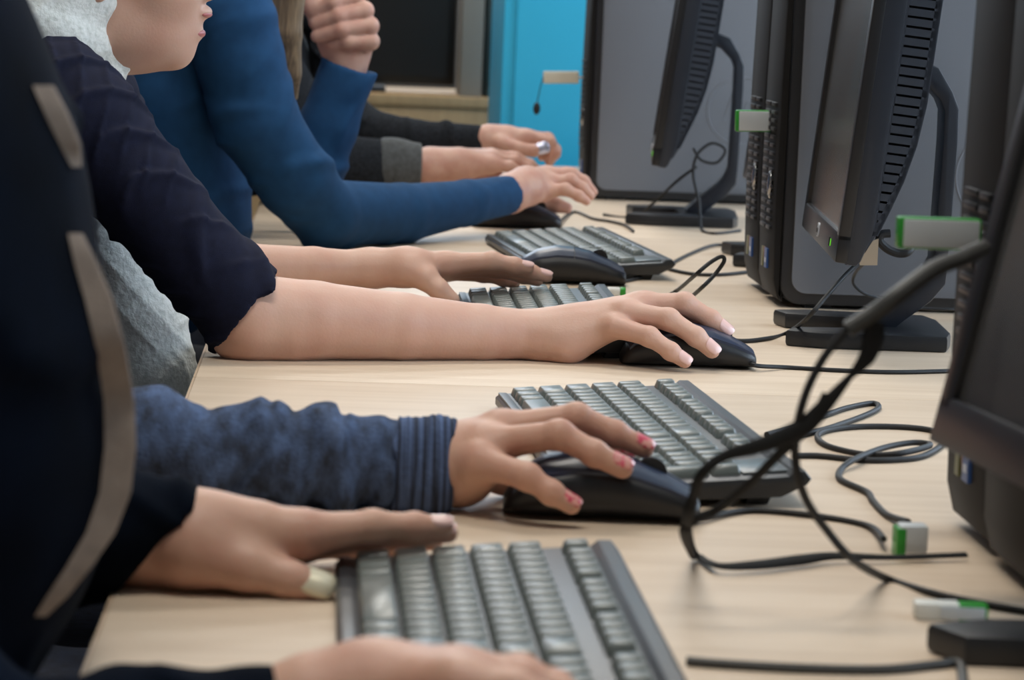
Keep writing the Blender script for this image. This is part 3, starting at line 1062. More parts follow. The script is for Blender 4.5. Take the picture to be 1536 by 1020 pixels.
SKIN = mat('fair skin', srgb(212, 173, 153), .47, noise=(22, srgb(204, 158, 138), 4, ONE, .35, .75), bump=(420, .10, ONE), sss=.18, spec=.4)
SKIN2 = mat('rosy skin', srgb(207, 165, 143), .47, noise=(24, srgb(196, 146, 126), 4, ONE, .35, .75), bump=(420, .10, ONE), sss=.18, spec=.4)
SKINF = mat('cool rosy skin', srgb(206, 164, 146), .5, noise=(45, srgb(192, 142, 126), 4, ONE, .38, .72), sss=.15, spec=.4)
LIPS = mat('pink lips', srgb(186, 112, 112), .35, sss=.1)
NAILP = mat('pale natural nail', srgb(234, 194, 186), .22, coat=.35)
NAILR = mat('chipped pink nail varnish', srgb(222, 160, 150), .25, noise=(240, srgb(212, 84, 106), 2, ONE, .48, .60), coat=.4)
NAILG = mat('pale gold nail varnish', srgb(232, 224, 196), .25, metal=.25, coat=.4)
EYE = mat('eye', srgb(225, 222, 215), .2)
IRIS = mat('iris', srgb(60, 45, 35), .2)
HAIRB = mat('brown hair', srgb(84, 62, 46), .5, noise=(30, srgb(58, 42, 32), 4, (14, 14, 1), .3, .7))
HAIRL = mat('blond hair', srgb(150, 128, 100), .5, noise=(26, srgb(96, 80, 64), 4, (14, 14, .8), .3, .7))
HAIRD = mat('dark hair', srgb(40, 34, 32), .5, noise=(30, srgb(26, 22, 20), 4, (14, 14, 1), .3, .7))
NAVY = mat('navy jersey', srgb(20, 24, 46), .85, noise=(120, srgb(16, 19, 38), 3, ONE, .3, .7), bump=(1600, .25, ONE), spec=.2)
JACK = mat('dark navy jacket cloth', srgb(12, 21, 36), 1, noise=(10, srgb(5, 9, 16), 4, ONE, .3, .7), bump=(700, .25, ONE), spec=.08)
BLUE = mat('royal blue jersey', srgb(30, 74, 116), .85, noise=(60, srgb(26, 66, 105), 3, ONE, .3, .7), bump=(1200, .2, ONE), spec=.25)
HEATH = mat('heathered blue knit', srgb(82, 101, 136), .9, noise=(80, srgb(54, 62, 78), 9, (1.4, .8, .8), .32, .66), bump=(420, .6, ONE), spec=.2)
RIB = mat('striped blue ribbing', srgb(84, 102, 138), .9, noise=(300, srgb(46, 52, 66), 2, (1, .03, .03), .40, .60), bump=(420, .5, ONE), spec=.2)
CHAR = mat('charcoal knit', srgb(42, 46, 52), .95, noise=(260, srgb(26, 29, 34), 4, ONE, .35, .65), bump=(500, .6, ONE), spec=.2)
CUFFG = mat('grey marl ribbing', srgb(80, 84, 86), .9, noise=(150, srgb(64, 67, 68), 3, ONE, .35, .65), bump=(500, .4, ONE), sheen=.2)
TAPE = mat('beige zip tape', srgb(150, 134, 120), .8, noise=(60, srgb(128, 114, 102), 3, ONE, .3, .7), bump=(500, .3, ONE))
SCARF = mat('white sequinned knit', srgb(232, 236, 232), .75, noise=(220, srgb(206, 212, 206), 3, ONE, .45, .75), bump=(170, .8, ONE))
SEQ = mat('clear sequins', srgb(235, 235, 230), .15, metal=.6)
DENIM = mat('dark denim', srgb(32, 40, 58), .85, noise=(90, srgb(24, 28, 40), 4, (1, 1, 4), .3, .7), bump=(900, .4, ONE))
SHOE = mat('black shoe', srgb(28, 28, 30), .5)
CHAIRM = mat('dark grey chair shell', srgb(66, 68, 74), .5)
LILAC = mat('lilac knit', srgb(150, 142, 172), .85, bump=(400, .6, ONE))


def folds(terms):
    """terms: list of (amplitude, axis vector (waves per metre), phase, warp amplitude, warp vector); soft valleys of uneven depth"""
    def fn(X, Y, Z_):
        o = 0
        for a, k, ph, wa, wk in terms:
            m = np.sin(2 * pi * (X * wk[0] + Y * wk[1] + Z_ * wk[2]) + ph * 1.7)
            m2 = np.sin(2 * pi * (X * wk[2] * 1.7 - Y * wk[0] * 1.3 + Z_ * wk[1] * 1.9) + ph * 3.1)
            s_ = np.sin(2 * pi * (X * k[0] + Y * k[1] + Z_ * k[2]) + ph + wa * (m + .7 * m2))
            o = o + a * (.25 - np.maximum(s_, 0) ** 4 * np.clip(.35 + .9 * m2, 0, 1.2))
        return o
    return fn


def seat_for(x, y, label):
    t = thing('chair', label, 'chair', (x, y, 0), 0, 'chairs along the computer row')
    B().box(-.20, .20, -.20, .20, .405, .43, .01).out('seat', CHAIRM, t)
    B().box(-.225, -.205, -.19, .19, .60, .84, .008).out('backrest', CHAIRM, t)
    for sy in (-.17, .17):
        B().tube([(.17, sy, 0), (.15, sy, .405)], .011).out('leg', M['steel'], t)
        B().tube([(-.23, sy, 0), (-.19, sy, .405), (-.212, sy, .62), (-.215, sy, .82)], .011).out('leg', M['steel'], t)
    return t


def person(label, y, hipx, chest, chin, shoulders, limbs, skin, top, topname, topfn, hair, hairmat, head_h=.005,
           sleeves=(), legs=DENIM, chest_r=(.105, .165, .15), waist_r=.105, extra_top=(), top_h=.0045, chair=None, neck_r=.05, thin=.012):
    """chest: centre of the chest; shoulders: (right, left) points; limbs: finished fine meshes (forearms and hands);
    sleeves: list of (chain of (point, radius), cuff point, cuff normal)"""
    org = Vector((hipx, y, 0))
    hip = np.array((hipx, y, .525)); chest = V3(chest); chin = V3(chin)
    waist = hip * .5 + chest * .5 + np.array((-.03, 0, 0))
    neck = [(chin + np.array((-.078, 0, .03)), neck_r), (chest + np.array((.0, 0, chest_r[2] * .95)), neck_r * 1.12)]

    def trunk(S, g):
        S.ell(hip, (.115 + g, .165 + g, .10 + g), .03)
        S.ell(waist, (waist_r + g, .14 + g, .15 + g), .05)
        S.ell(chest, tuple(c + g for c in chest_r), .05)
        for sh in shoulders:
            S.cone(chest + np.array((0, (V3(sh)[1] - y) * .35, chest_r[2] * .55)), V3(sh), .07 + g, .05 + g, .04)

    def legf(S, g):
        for s_ in (-1, 1):
            S.chain([(hip + np.array((0, s_ * .085, -.01)), .082), (hip + np.array((.41, s_ * .105, -.03)), .057), (hip + np.array((.37, s_ * .11, -.25)), .05), (hip + np.array((.36, s_ * .11, -.44)), .033)], .02, g)
    lo = np.array((min(hipx - .17, chest[0] - .2, chin[0] - .22), y - .34, 0.0)); hi = np.array((max(hipx + .58, chin[0] + .06), y + .34, chin[2] + .24))
    S = Sdf(lo, hi, .008)
    trunk(S, -thin)
    legf(S, -.010)
    for s_ in (-1, 1):
        S.cone(hip + np.array((.36, s_ * .11, -.48)), hip + np.array((.50, s_ * .115, -.50)), .026, .018, .02)
    for ch, cp, cn in sleeves:
        up = [q for q in ch[:3]]
        S.chain(up, .02, -.020)
    S.chain(neck, .03)
    a = S.mesh(1)
    H = Sdf(chin - np.array((.20, .11, .10)), chin + np.array((.06, .11, .24)), head_h)
    head_field(H, chin)
    H.chain(neck, .025)
    hm = H.mesh(1)
    ob = to_obj('person', [a, hm] + list(limbs), skin, None, org)
    ob.location = org
    tag(ob, label, 'person')
    # clothes
    S = Sdf(lo - np.array((.02, .02, 0)), hi + np.array((.02, .02, -.12)), top_h)
    tl = S.lo.copy()
    trunk(S, 0.0)
    S.cut(hip + np.array((0, 0, -.02)), (.25, 0, -1))
    for e in extra_top:
        S.ell(*e)
    nk = S.twin().chain(neck, .01, .006)
    col = S.twin().cone(neck[1][0], neck[1][0] * .72 + neck[0][0] * .28, neck_r * 1.55, neck_r * 1.48, .01)
    S.join(col, .02)
    bits = []
    for ch, cp, cn in sleeves:
        l2, h2 = bounds(ch, .02)
        l2 = np.maximum(l2, -9)
        q = Sdf(l2, h2, top_h * .62)
        q.chain(ch, .008)
        q.cut(cp, cn)
        if topfn:
            q.warp(topfn)
        ins = q.twin()
        n_ = V3(cn) / np.linalg.norm(V3(cn)); c_ = V3(cp)
        r_ = ch[-1][1]
        ins.cone(c_ - n_ * .006, c_ + n_ * .03, r_ - .0090, r_ - .0060, .001)
        q.carve(ins)
        bits.append(q.mesh(1))
    if topfn:
        S.warp(topfn)
    S.carve(nk)
    to_obj(topname, [S.mesh(1)] + bits, top, ob, org)
    S = Sdf(lo - .02, np.array((hi[0] + .02, hi[1] + .02, .72)), .007)
    S.ell(hip, (.12, .172, .105), .03)
    legf(S, .004)
    S.cut(hip + np.array((0, 0, .06)), (0, 0, 1))
    S.cut(hip + np.array((0, 0, -.45)), (0, 0, -1))
    to_obj('jeans', [S.mesh(1)], legs, ob, org)
    for s_ in (-1, 1):
        b = B()
        x0 = hip[0] + .36 - hipx; rings = []
        for t_, w_, z1 in ((-.055, .022, .06), (-.045, .032, .075), (0, .036, .085), (.06, .040, .065), (.12, .043, .05), (.165, .036, .04), (.185, .02, .028)):
            rings.append([Vector((x0 + t_, s_ * .112 + w_ * cos(2 * pi * k / 16), .0 + z1 * (.5 + .5 * sin(2 * pi * k / 16)))) for k in range(16)])
        b.loft(rings)
        b.out('shoe', SHOE, ob, 50)
    # hair
    if hair:
        S = Sdf(chin - np.array((.24, .14, hair.get('down', .1) + .05)), chin + np.array((.10, .14, .25)), .005)
        S.ell(chin + np.array((-.084, 0, .124)), (.104, .083, .094), .02)
        n_ = np.array((.80, 0, -.60)); S.cut(chin + np.array((-.028, 0, .112)), n_)
        S.cut(chin + np.array((-.12, 0, .045)), (.35, 0, -1))
        for ch in hair.get('locks', ()):
            S.chain([(chin + np.array(p_), r_) for p_, r_ in ch], .02)
        to_obj('hair', [S.mesh(1)], hairmat, ob, org)
    # eyes and lips
    for s_ in (-1, 1):
        b = B()
        c_ = Vector(chin + np.array((-.0075, s_ * .029, .0935))) - org
        b.ball(c_, .0118); b.ball(c_ + Vector((.0075, 0, 0)), .0056, mi=1, sc=(1, 1, 1))
        b.out('eye', [EYE, IRIS], ob, 60)
    b = B()
    c_ = Vector(chin) - org
    b.ball(c_ + Vector((.0112, 0, .0392)), 1, sc=(.0086, .0185, .0042))
    b.ball(c_ + Vector((.0046, 0, .0208)), 1, sc=(.0092, .0175, .0056))
    b.out('lips', LIPS, ob, 60)
    if chair:
        seat_for(hipx, y, chair)
    return ob, org


def pts(*a):
    """(px, py, y, radius) rows -> chain"""
    return [(V3(P(p[0], p[1], p[2])), p[3]) for p in a]


def add_nails(ob, org, fingers, m, up=(-.1, -.35, 1), which=None, s=1.):
    for i, f in enumerate(fingers):
        if which is None or i in which:
            nail(ob, org, f[-1][0], f[-2][0], f[-1][1], up, m, s=s)


# ---- the girl in sharp focus -------------------------------------------------
f_r = [pts((923, 490, .160, 0.01060), (974, 505, .143, 0.00869), (1006, 527, .134, 0.00763), (1027, 542, .133, 0.00657)),
       pts((941, 470, .174, 0.01166), (1003, 479, .158, 0.00975), (1044, 505, .149, 0.00848), (1068, 526, .1475, 0.00742)),
       pts((960, 458, .198, 0.01166), (1027, 455, .190, 0.00975), (1066, 479, .189, 0.00848), (1088, 497, .189, 0.00742)),
       pts((966, 457, .217, 0.01166), (1022, 458, .214, 0.00933), (1052, 480, .214, 0.00827), (1072, 498, .214, 0.00721))]
th = pts((872, 505, .225, .014), (930, 515, .248, .011), (970, 524, .249, .0095), (995, 532, .244, .008))
armr = pts((150, 200, .165, .038), (230, 310, .155, .038), (310, 405, .145, .037), (376, 476, .138, .0395), (470, 481, .148, .0360), (600, 490, .165, .0312), (720, 499, .185, .0262), (812, 502, .195, .0218))
palm = [pts((812, 502, .195, .0215), (860, 497, .192, .0215), (925, 474, .190, .0150)),
        pts((820, 508, .188, .0190), (850, 515, .180, .0165), (923, 490, .170, .0115)),
        pts((835, 502, .190, .0190), (945, 470, .180, .0118)),
        pts((835, 498, .200, .0190), (962, 458, .198, .0118)),
        pts((835, 498, .210, .0170), (968, 457, .215, .0115)),
        pts((352, 508, .136, .0185), (430, 492, .142, .030))]
lr = make_limb(armr, palm, f_r, th, .0017)
f_l = [pts((668, 395, .585, .0115), (738, 391, .580, .0092), (772, 398, .578, .0080), (792, 402, .578, .0068)),
       pts((672, 398, .605, .0115), (750, 398, .600, .0092), (796, 408, .597, .0078), (820, 415, .597, .0066)),
       pts((670, 402, .625, .0112), (745, 404, .622, .0088), (785, 414, .620, .0076), (806, 421, .620, .0064)),
       pts((664, 406, .645, .0105), (725, 412, .645, .0080), (755, 419, .643, .0070), (772, 425, .643, .0060))]
thl = pts((612, 405, .570, .0150), (640, 418, .560, .0125), (658, 434, .552, .0102), (678, 450, .550, .0085))
arml = pts((120, 210, .49, .040), (200, 300, .51, .039), (290, 392, .53, .036), (370, 400, .56, .0245), (470, 401, .575, .0215), (545, 402, .59, .0180))
palml = [pts((545, 402, .59, .018), (610, 400, .585, .0190), (670, 396, .586, .0125)), pts((560, 402, .60, .018), (672, 399, .606, .0120)),
         pts((560, 404, .605, .017), (670, 403, .626, .0115)), pts((560, 404, .61, .016), (664, 407, .645, .0105)),
         pts((560, 402, .585, .017), (625, 402, .575, .0165))]
ll = make_limb(arml, palml, f_l, thl, .0019)
sh_r, sh_l = P(85, 150, .175), P(140, 150, .49)
slv_r = pts((85, 150, .180, .058), (130, 190, .165, .054), (215, 290, .155, .0475), (300, 392, .145, .0445), (385, 478, .138, .0480))
slv_l = pts((130, 150, .49, .055), (200, 290, .505, .046), (262, 372, .52, .044), (330, 404, .54, .040))
cpr = P(374, 467, .138)
navyf = folds([(.0042, (9, 6, -9), .3, 1.5, (2, 4, 3)), (.0034, (15, -12, -16), 1.9, 1.6, (5, 3, 2)), (.0022, (26, 18, -22), .9, 1.6, (6, 4, 3))])
chin3 = P(286, 82, .33)
g3, o3 = person('girl in a navy top and white sequinned scarf, both forearms bare, face in profile', .33, -.40, (-.235, .33, T + .13), chin3, (sh_r, sh_l), [lr, ll], SKIN, NAVY, 'navy_top', navyf,
                {'locks': [[((-.16, 0, .12), .045), ((-.215, 0, .06), .035), ((-.225, 0, -.03), .025)]], 'down': .1}, HAIRB, head_h=.0026,
                sleeves=[(slv_r, cpr, V3(P(374 + 78, 467 + 62, .138)) - V3(cpr)), (slv_l, P(318, 404, .535), (1, .1, -.1))], top_h=.004,
                chair='dark grey chair of the girl in the navy top', neck_r=.046, thin=.012, extra_top=[((-.215, .33, T + .02), (.125, .16, .16), .05)])
add_nails(g3, o3, f_r, NAILP, up=(.25, -.75, .9))
add_nails(g3, o3, f_l, NAILP, up=(-.3, -.2, 1))
# scarf: thick cowl round the neck plus one end hanging into the lap
S = Sdf(V3(chin3) - np.array((.36, .18, .42)), V3(chin3) + np.array((.08, .18, .14)), .0032)
ctr = V3(P(66, 28, .33)); R_ = .057
tl = Vector((.42, 0, 1)).normalized()
e1 = Vector((1, 0, -.42)).normalized(); e2 = Vector((0, 1, 0))
ring = []
for k in range(25):
    a = 2 * pi * k / 24
    r_ = .030 + .004 * sin(3 * a)
    ring.append((ctr + np.array(e1 * (R_ * cos(a)) + e2 * (R_ * 1.05 * sin(a))), r_))
S.chain(ring, .012)
ring2 = [(p_ + np.array(tl) * .038 - np.array(e1) * .004, r_ * .82) for p_, r_ in ring]
S.chain(ring2, .016)
hang = [(V3(P(140, 250, .30)), .022), (V3(P(180, 400, .29)), .030), (V3(P(212, 480, .29)), .040), (V3(P(222, 560, .29)), .044), (V3(P(222, 690, .29)), .042)]
S.chain([(ctr + np.array((.06, -.02, -.05)), .022)] + hang, .02)
nk = S.twin().chain([(V3(chin3) + np.array((-.078, 0, .03)), .049), ((-.235, .33, T + .27), .054)], .01)
S.carve(nk)
S.warp(folds([(.0022, (30, 0, 30), .5, .6, (6, 6, 6)), (.0022, (30, 0, -30), 1.5, .6, (6, 6, -6)), (.0018, (0, 40, 8), 1., .5, (5, 5, 5))]))
sc = to_obj('scarf', [S.mesh(1)], SCARF, g3, o3)
S = Sdf(V3(P(200, 520, .36)) - .16, V3(P(200, 520, .36)) + .16, .004)
S.chain(pts((185, 400, .37, .022), (192, 500, .36, .028), (190, 600, .35, .03)), .02)
S.warp(folds([(.002, (40, 10, 4), .5, .6, (6, 6, 6))]))
to_obj('scarf_lining', [S.mesh(1)], LILAC, g3, o3)

# ---- the neighbour in the heathered knit ------------------------------------
f2 = [pts((722, 694, -.640, .0108), (791, 715, -.664, .0084), (827, 739, -.668, .0074), (857, 757, -.668, .0064)),
      pts((728, 668, -.622, .0112), (839, 652, -.640, .0092), (891, 680, -.648, .0080), (934, 702, -.651, .0071)),
      pts((748, 645, -.602, .0112), (865, 626, -.606, .0092), (922, 650, -.606, .0080), (966, 672, -.606, .0070)),
      pts((750, 645, -.582, .0112), (850, 637, -.586, .0090), (900, 660, -.586, .0080), (938, 682, -.586, .0070))]
th2 = pts((690, 700, -.575, .015), (760, 715, -.560, .012), (815, 722, -.558, .0098), (850, 728, -.562, .0082))
arm2 = pts((130, 680, -.605, .024), (200, 682, -.605, .0235), (300, 686, -.605, .0225), (480, 694, -.605, .0220), (600, 699, -.605, .0220), (690, 698, -.606, .0225))
palm2 = [pts((690, 698, -.606, .0225), (722, 692, -.628, .0140)), pts((690, 694, -.606, .022), (730, 668, -.620, .0135)), pts((690, 690, -.606, .022), (750, 645, -.602, .0130)),
         pts((690, 692, -.60, .021), (752, 646, -.582, .0125)), pts((685, 712, -.612, .0180), (715, 700, -.630, .0155))]
l2 = make_limb(arm2, palm2, f2, th2, .0016)
cp2 = P(676, 702, -.605)
sh2r, sh2l = (-.21, -.58, T + .25), (-.21, -.26, T + .25)
slv2 = [((-.21, -.58, T + .25), .06), ((-.15, -.60, T + .13), .052)] + pts((90, 640, -.605, .042), (200, 676, -.605, .040), (330, 684, -.605, .0365), (480, 690, -.605, .0365), (560, 696, -.605, .0345), (640, 701, -.605, .0310), (690, 702, -.605, .0300))


def knitf(X, Y, Z_):
    ax = X
    o = 0
    for x0, w, a, sk in ((-.010, .018, .008, .5), (.030, .013, .005, -.4), (.056, .012, .010, .5), (.088, .012, .006, -.3), (.108, .009, .0075, .5), (.124, .008, .0095, -.25), (.143, .010, .0085, .35), (.160, .008, .004, .2)):
        u = (ax - x0 - sk * (Z_ - T - .03) - .006 * np.sin((Y + .6) * 55 + x0 * 90)) / w
        o = o - a * np.exp(-u * u) * (.62 + .38 * np.sin((Z_ - T) * 38 + x0 * 60))
    o = o * 1.2 + .0035
    for x0, sk, w, a in ((.012, .9, .0035, .004), (.070, .8, .004, .006), (.098, -.5, .003, .004), (.116, .35, .003, .0055), (.134, -.2, .0028, .005), (.152, .25, .0028, .004)):
        u = (ax - x0 - sk * (Z_ - T - .03)) / w
        o = o + a * np.exp(-u * u) * (.6 + .4 * np.sin((Z_ - T) * 70 + x0 * 300 + (Y + .6) * 40))
    rib = np.clip((ax - .168) / .01, 0, 1)
    return (o + .0022) * (1 - .9 * rib) + rib * .0005 * np.sin(2 * pi * ax / .0042)


sl2l = [((-.21, -.26, T + .25), .058), ((-.20, -.22, T + .10), .05), ((-.13, -.24, T - .06), .044), ((.02, -.28, T - .10), .038)]
fl = [[((.06 + .0 * i, -.26 - .018 * i, T - .115), .010), ((.10, -.26 - .019 * i, T - .118), .0085), ((.125, -.26 - .019 * i, T - .13), .0075)] for i in range(4)]
l2l = make_limb([(V3(p_), r_ - .012) for p_, r_ in sl2l], [[(V3((.02, -.28, T - .10)), .022), (V3((.06, -.26 - .018 * i, T - .115)), .012)] for i in range(4)], [[(V3(p_), r_) for p_, r_ in f] for f in fl],
                [(V3((.02, -.25, T - .10)), .014), (V3((.06, -.228, T - .105)), .011), (V3((.085, -.226, T - .11)), .009)], .003)
g2, o2 = person('person in a heathered blue knit with pushed-up sleeve, pink varnished nails on a mouse', -.42, -.44, (-.30, -.42, T + .12), (-.155, -.42, T + .36), (sh2r, sh2l), [l2, l2l], SKIN2, HEATH, 'knit_sweater', knitf,
                {'locks': [[((-.16, .03, .10), .045), ((-.18, .04, .02), .035), ((-.17, .05, -.06), .03)]], 'down': .12}, HAIRB,
                sleeves=[(slv2, P(618, 700, -.605), (1, 0, -.05)), ([(V3(a_), b_) for a_, b_ in sl2l], (.012, -.28, T - .098), (1, 0, -.2))], chair='dark grey chair of the person in the heathered blue knit', top_h=.0045)
# ribbed cuff of the right sleeve
S = Sdf(V3(P(560, 700, -.605)) - .05, V3(P(690, 702, -.605)) + .05, .0020)
S.chain(pts((570, 697, -.605, .0345), (620, 700, -.605, .0325), (650, 701, -.605, .0312), (690, 702, -.605, .0318)), .006)
S.cut(P(590, 699, -.605), (-1, 0, .05)); S.cut(cp2, (1, 0, -.03))
S.warp(lambda X, Y, Z_: .0009 * np.sin(2 * pi * X / .0052) - .0020 * np.exp(-((X - .19) / .006) ** 2) + .0016 * np.sin(3 * np.arctan2(Z_ - T - .03, Y + .605) + X * 60))
ins = S.twin().cone(V3(P(640, 701, -.605)), V3(P(700, 702, -.605)), .0272, .0262, .001)
S.carve(ins)
to_obj('ribbed_cuff', [S.mesh(1)], RIB, g2, o2)
add_nails(g2, o2, f2, NAILR, up=(.1, -.35, 1))

# ---- the nearest pupil in the dark jacket -----------------------------------
f1 = [pts((448, 802, -.880, .0125), (559, 788, -.872, .0084), (622, 789, -.868, .0072), (666, 790, -.866, .0060)),
      pts((450, 806, -.858, .0122), (565, 797, -.850, .0084), (630, 799, -.846, .0072), (672, 800, -.845, .0060)),
      pts((446, 812, -.838, .0118), (550, 808, -.828, .0082), (610, 810, -.825, .0070), (650, 811, -.824, .0060)),
      pts((436, 818, -.820, .0108), (515, 818, -.808, .0074), (560, 821, -.806, .0064), (595, 822, -.806, .0056))]
th1 = pts((292, 826, -.895, .0215), (368, 850, -.902, .0135), (436, 870, -.905, .0102), (478, 883, -.905, .0085))
arm1 = pts((60, 800, -.88, .030), (120, 802, -.88, .029), (235, 806, -.88, .0255))
palm1 = [pts((235, 806, -.88, .0255), (300, 808, -.882, .0250), (448, 800, -.880, .0135)), pts((250, 806, -.875, .024), (450, 806, -.858, .0128)),
         pts((250, 810, -.865, .023), (446, 812, -.838, .0122)), pts((250, 815, -.86, .021), (436, 818, -.820, .0112)),
         pts((285, 785, -.885, .0150), (380, 795, -.882, .0140))]
l1 = make_limb(arm1, palm1, f1, th1, .0017)
f1r = [pts((690, 1032, -1.295, .0112), (770, 1036, -1.300, .0085), (812, 1054, -1.302, .0075), (838, 1072, -1.302, .0065)),
       pts((690, 1022, -1.275, .0115), (785, 1022, -1.278, .0090), (835, 1042, -1.278, .0080), (866, 1064, -1.278, .0068)),
       pts((686, 1014, -1.255, .0115), (780, 1014, -1.255, .0092), (832, 1034, -1.254, .0080), (866, 1058, -1.254, .0068)),
       pts((680, 1014, -1.235, .0112), (765, 1016, -1.233, .0090), (812, 1034, -1.232, .0080), (845, 1054, -1.232, .0068))]
th1r = pts((530, 1064, -1.225, .016), (620, 1064, -1.205, .012), (680, 1070, -1.200, .010), (720, 1078, -1.198, .0085))
arm1r = pts((100, 1114, -1.267, .022), (200, 1102, -1.265, .0235), (400, 1084, -1.26, .0225), (480, 1070, -1.26, .022))
palm1r = [pts((480, 1070, -1.26, .022), (560, 1052, -1.262, .0210), (690, 1030, -1.294, .0122)), pts((480, 1070, -1.26, .022), (560, 1046, -1.26, .020), (690, 1022, -1.275, .0128)),
          pts((480, 1070, -1.255, .022), (560, 1044, -1.255, .020), (686, 1014, -1.255, .0128)), pts((480, 1070, -1.25, .021), (560, 1046, -1.245, .019), (680, 1014, -1.235, .0124))]
l1r = make_limb(arm1r, palm1r, f1r, th1r, .0020)
jf = folds([(.007, (4, 3, 5), .3, 1.2, (2, 3, 2)), (.0035, (11, 2, -5), 1.9, 1.2, (3, 3, 4))])
s1 = ((-.18, -.885, T + .25), (-.18, -1.235, T + .25))
sl1 = [((-.18, -.885, T + .25), .065), ((-.17, -.87, T + .10), .058)] + pts((60, 800, -.88, .048), (170, 800, -.88, .040), (232, 802, -.88, .0335), (300, 806, -.88, .031))
sl1r = [((-.18, -1.235, T + .25), .065), ((-.15, -1.265, T + .10), .055)] + pts((0, 1140, -1.27, .036), (200, 1106, -1.265, .0315), (380, 1090, -1.26, .0280), (470, 1078, -1.26, .0265))
g1, o1 = person('nearest pupil in a dark navy jacket with beige zip edge and a gold thumbnail', -1.06, -.36, (-.136, -1.06, T + .17), (-.02, -1.06, T + .45), s1, [l1, l1r], SKIN2, JACK, 'jacket', jf,
                {'locks': [[((-.16, .03, .10), .045), ((-.18, .04, .02), .035), ((-.17, .05, -.06), .03)]], 'down': .12}, HAIRD,
                sleeves=[(sl1, P(252, 800, -.88), V3(P(252 + 80, 800 + 62, -.88)) - V3(P(252, 800, -.88))), (sl1r, P(452, 1078, -1.26), (1, 0, .1))],
                chest_r=(.118, .165, .17), waist_r=.125, extra_top=[((-.115, -1.06, T + .10), (.130, .15, .15), .05), ((-.17, -1.06, T - .05), (.12, .16, .12), .06), ((-.150, -1.06, T + .30), (.112, .15, .13), .06), ((-.125, -1.06, T + .22), (.113, .15, .11), .05)], chair='dark grey chair of the nearest pupil')
add_nails(g1, o1, [th1], NAILG, up=(.15, -.7, .75), s=1.18)
add_nails(g1, o1, f1, NAILP, up=(-.1, -.3, 1))
add_nails(g1, o1, f1r, NAILP, up=(.2, -.2, 1))
# beige zip edge laid on the jacket where it opens
from mathutils.bvhtree import BVHTree
jk = [c for c in g1.children if c.name.startswith('jacket')][0]
bv = BVHTree.FromPolygons([v.co + o1 for v in jk.data.vertices], [tuple(p.vertices) for p in jk.data.polygons])


LASTD = 1.5


def on_cloth(px, py, y, off=.0025):
    d = ray(px, py).normalized()
    hit = bv.ray_cast(CO, d)[0]
    global LASTD
    if hit is not None:
        LASTD = (hit - CO).length
        return hit - d * off
    return CO + d * LASTD


for row in ([(64, 128, 18), (84, 170, 20), (104, 215, 18), (114, 250, 8)], [(112, 350, 12), (130, 400, 20), (148, 450, 24), (165, 520, 25), (178, 600, 26), (180, 670, 27), (172, 740, 27), (150, 800, 25), (118, 850, 22), (85, 895, 18), (60, 925, 10)]):
    b = B(); vs = []; n_ = 0
    fine = []
    for (a0, a1) in zip(row[:-1], row[1:]):
        for k in range(6):
            t_ = k / 6
            fine.append([a0[i] + (a1[i] - a0[i]) * t_ for i in range(3)])
    fine.append(list(row[-1]))
    ds = []
    for x_, y_, w_ in fine:
        on_cloth(x_ - w_ * .9, y_, -1.06)
        ds.append(LASTD)
    ds = [sum(ds[max(0, i - 3):i + 4]) / len(ds[max(0, i - 3):i + 4]) for i in range(len(ds))]
    for (x_, y_, w_), dd in zip(fine, ds):
        for j in range(7):
            vs.append(CO + ray(x_ + .85 * w_ * (j / 3 - 1), y_).normalized() * (dd - .003 + .0012 * j) - o1)
    L_ = len(fine)
    bk = [v + _fw * .004 for v in vs]
    fs = []
    for i in range(L_ - 1):
        for j in range(6):
            fs.append((i * 7 + j, i * 7 + j + 1, (i + 1) * 7 + j + 1, (i + 1) * 7 + j))
            fs.append((L_ * 7 + i * 7 + j, L_ * 7 + (i + 1) * 7 + j, L_ * 7 + (i + 1) * 7 + j + 1, L_ * 7 + i * 7 + j + 1))
        for j in (0, 6):
            fs.append((i * 7 + j, (i + 1) * 7 + j, L_ * 7 + (i + 1) * 7 + j, L_ * 7 + i * 7 + j))
    b.add(vs + bk, fs)
    b.out('zip_tape', TAPE, g1, 60)

# ---- the pupil in the blue top ----------------------------------------------
f4 = [pts((815, 288, 1.640, .0110), (848, 284, 1.635, .0085), (868, 294, 1.635, .0075), (880, 302, 1.635, .0065)),
      pts((818, 276, 1.660, .0115), (856, 270, 1.660, .0090), (874, 282, 1.660, .0080), (886, 294, 1.660, .0068)),
      pts((820, 266, 1.680, .0115), (858, 261, 1.680, .0090), (876, 272, 1.680, .0080), (890, 288, 1.680, .0068)),
      pts((818, 262, 1.700, .0115), (850, 260, 1.700, .0090), (868, 272, 1.700, .0080), (880, 286, 1.700, .0068))]
th4 = pts((785, 290, 1.70, .015), (815, 302, 1.72, .012), (835, 308, 1.72, .010), (850, 312, 1.72, .0085))
arm4 = pts((384, 181, 1.18, .040), (442, 270, 1.20, .038), (485, 320, 1.24, .036), (600, 320, 1.38, .032), (700, 306, 1.50, .027), (765, 292, 1.59, .0235))
palm4 = [pts((765, 292, 1.59, .0235), (790, 284, 1.62, .022), (815, 288, 1.64, .0135)), pts((765, 290, 1.59, .0235), (790, 278, 1.63, .021), (818, 276, 1.66, .0140)),
         pts((765, 288, 1.60, .0230), (790, 274, 1.64, .020), (820, 266, 1.68, .0140)), pts((765, 288, 1.61, .0220), (818, 263, 1.70, .0135))]
l4 = make_limb(arm4, palm4, f4, th4, .0024)
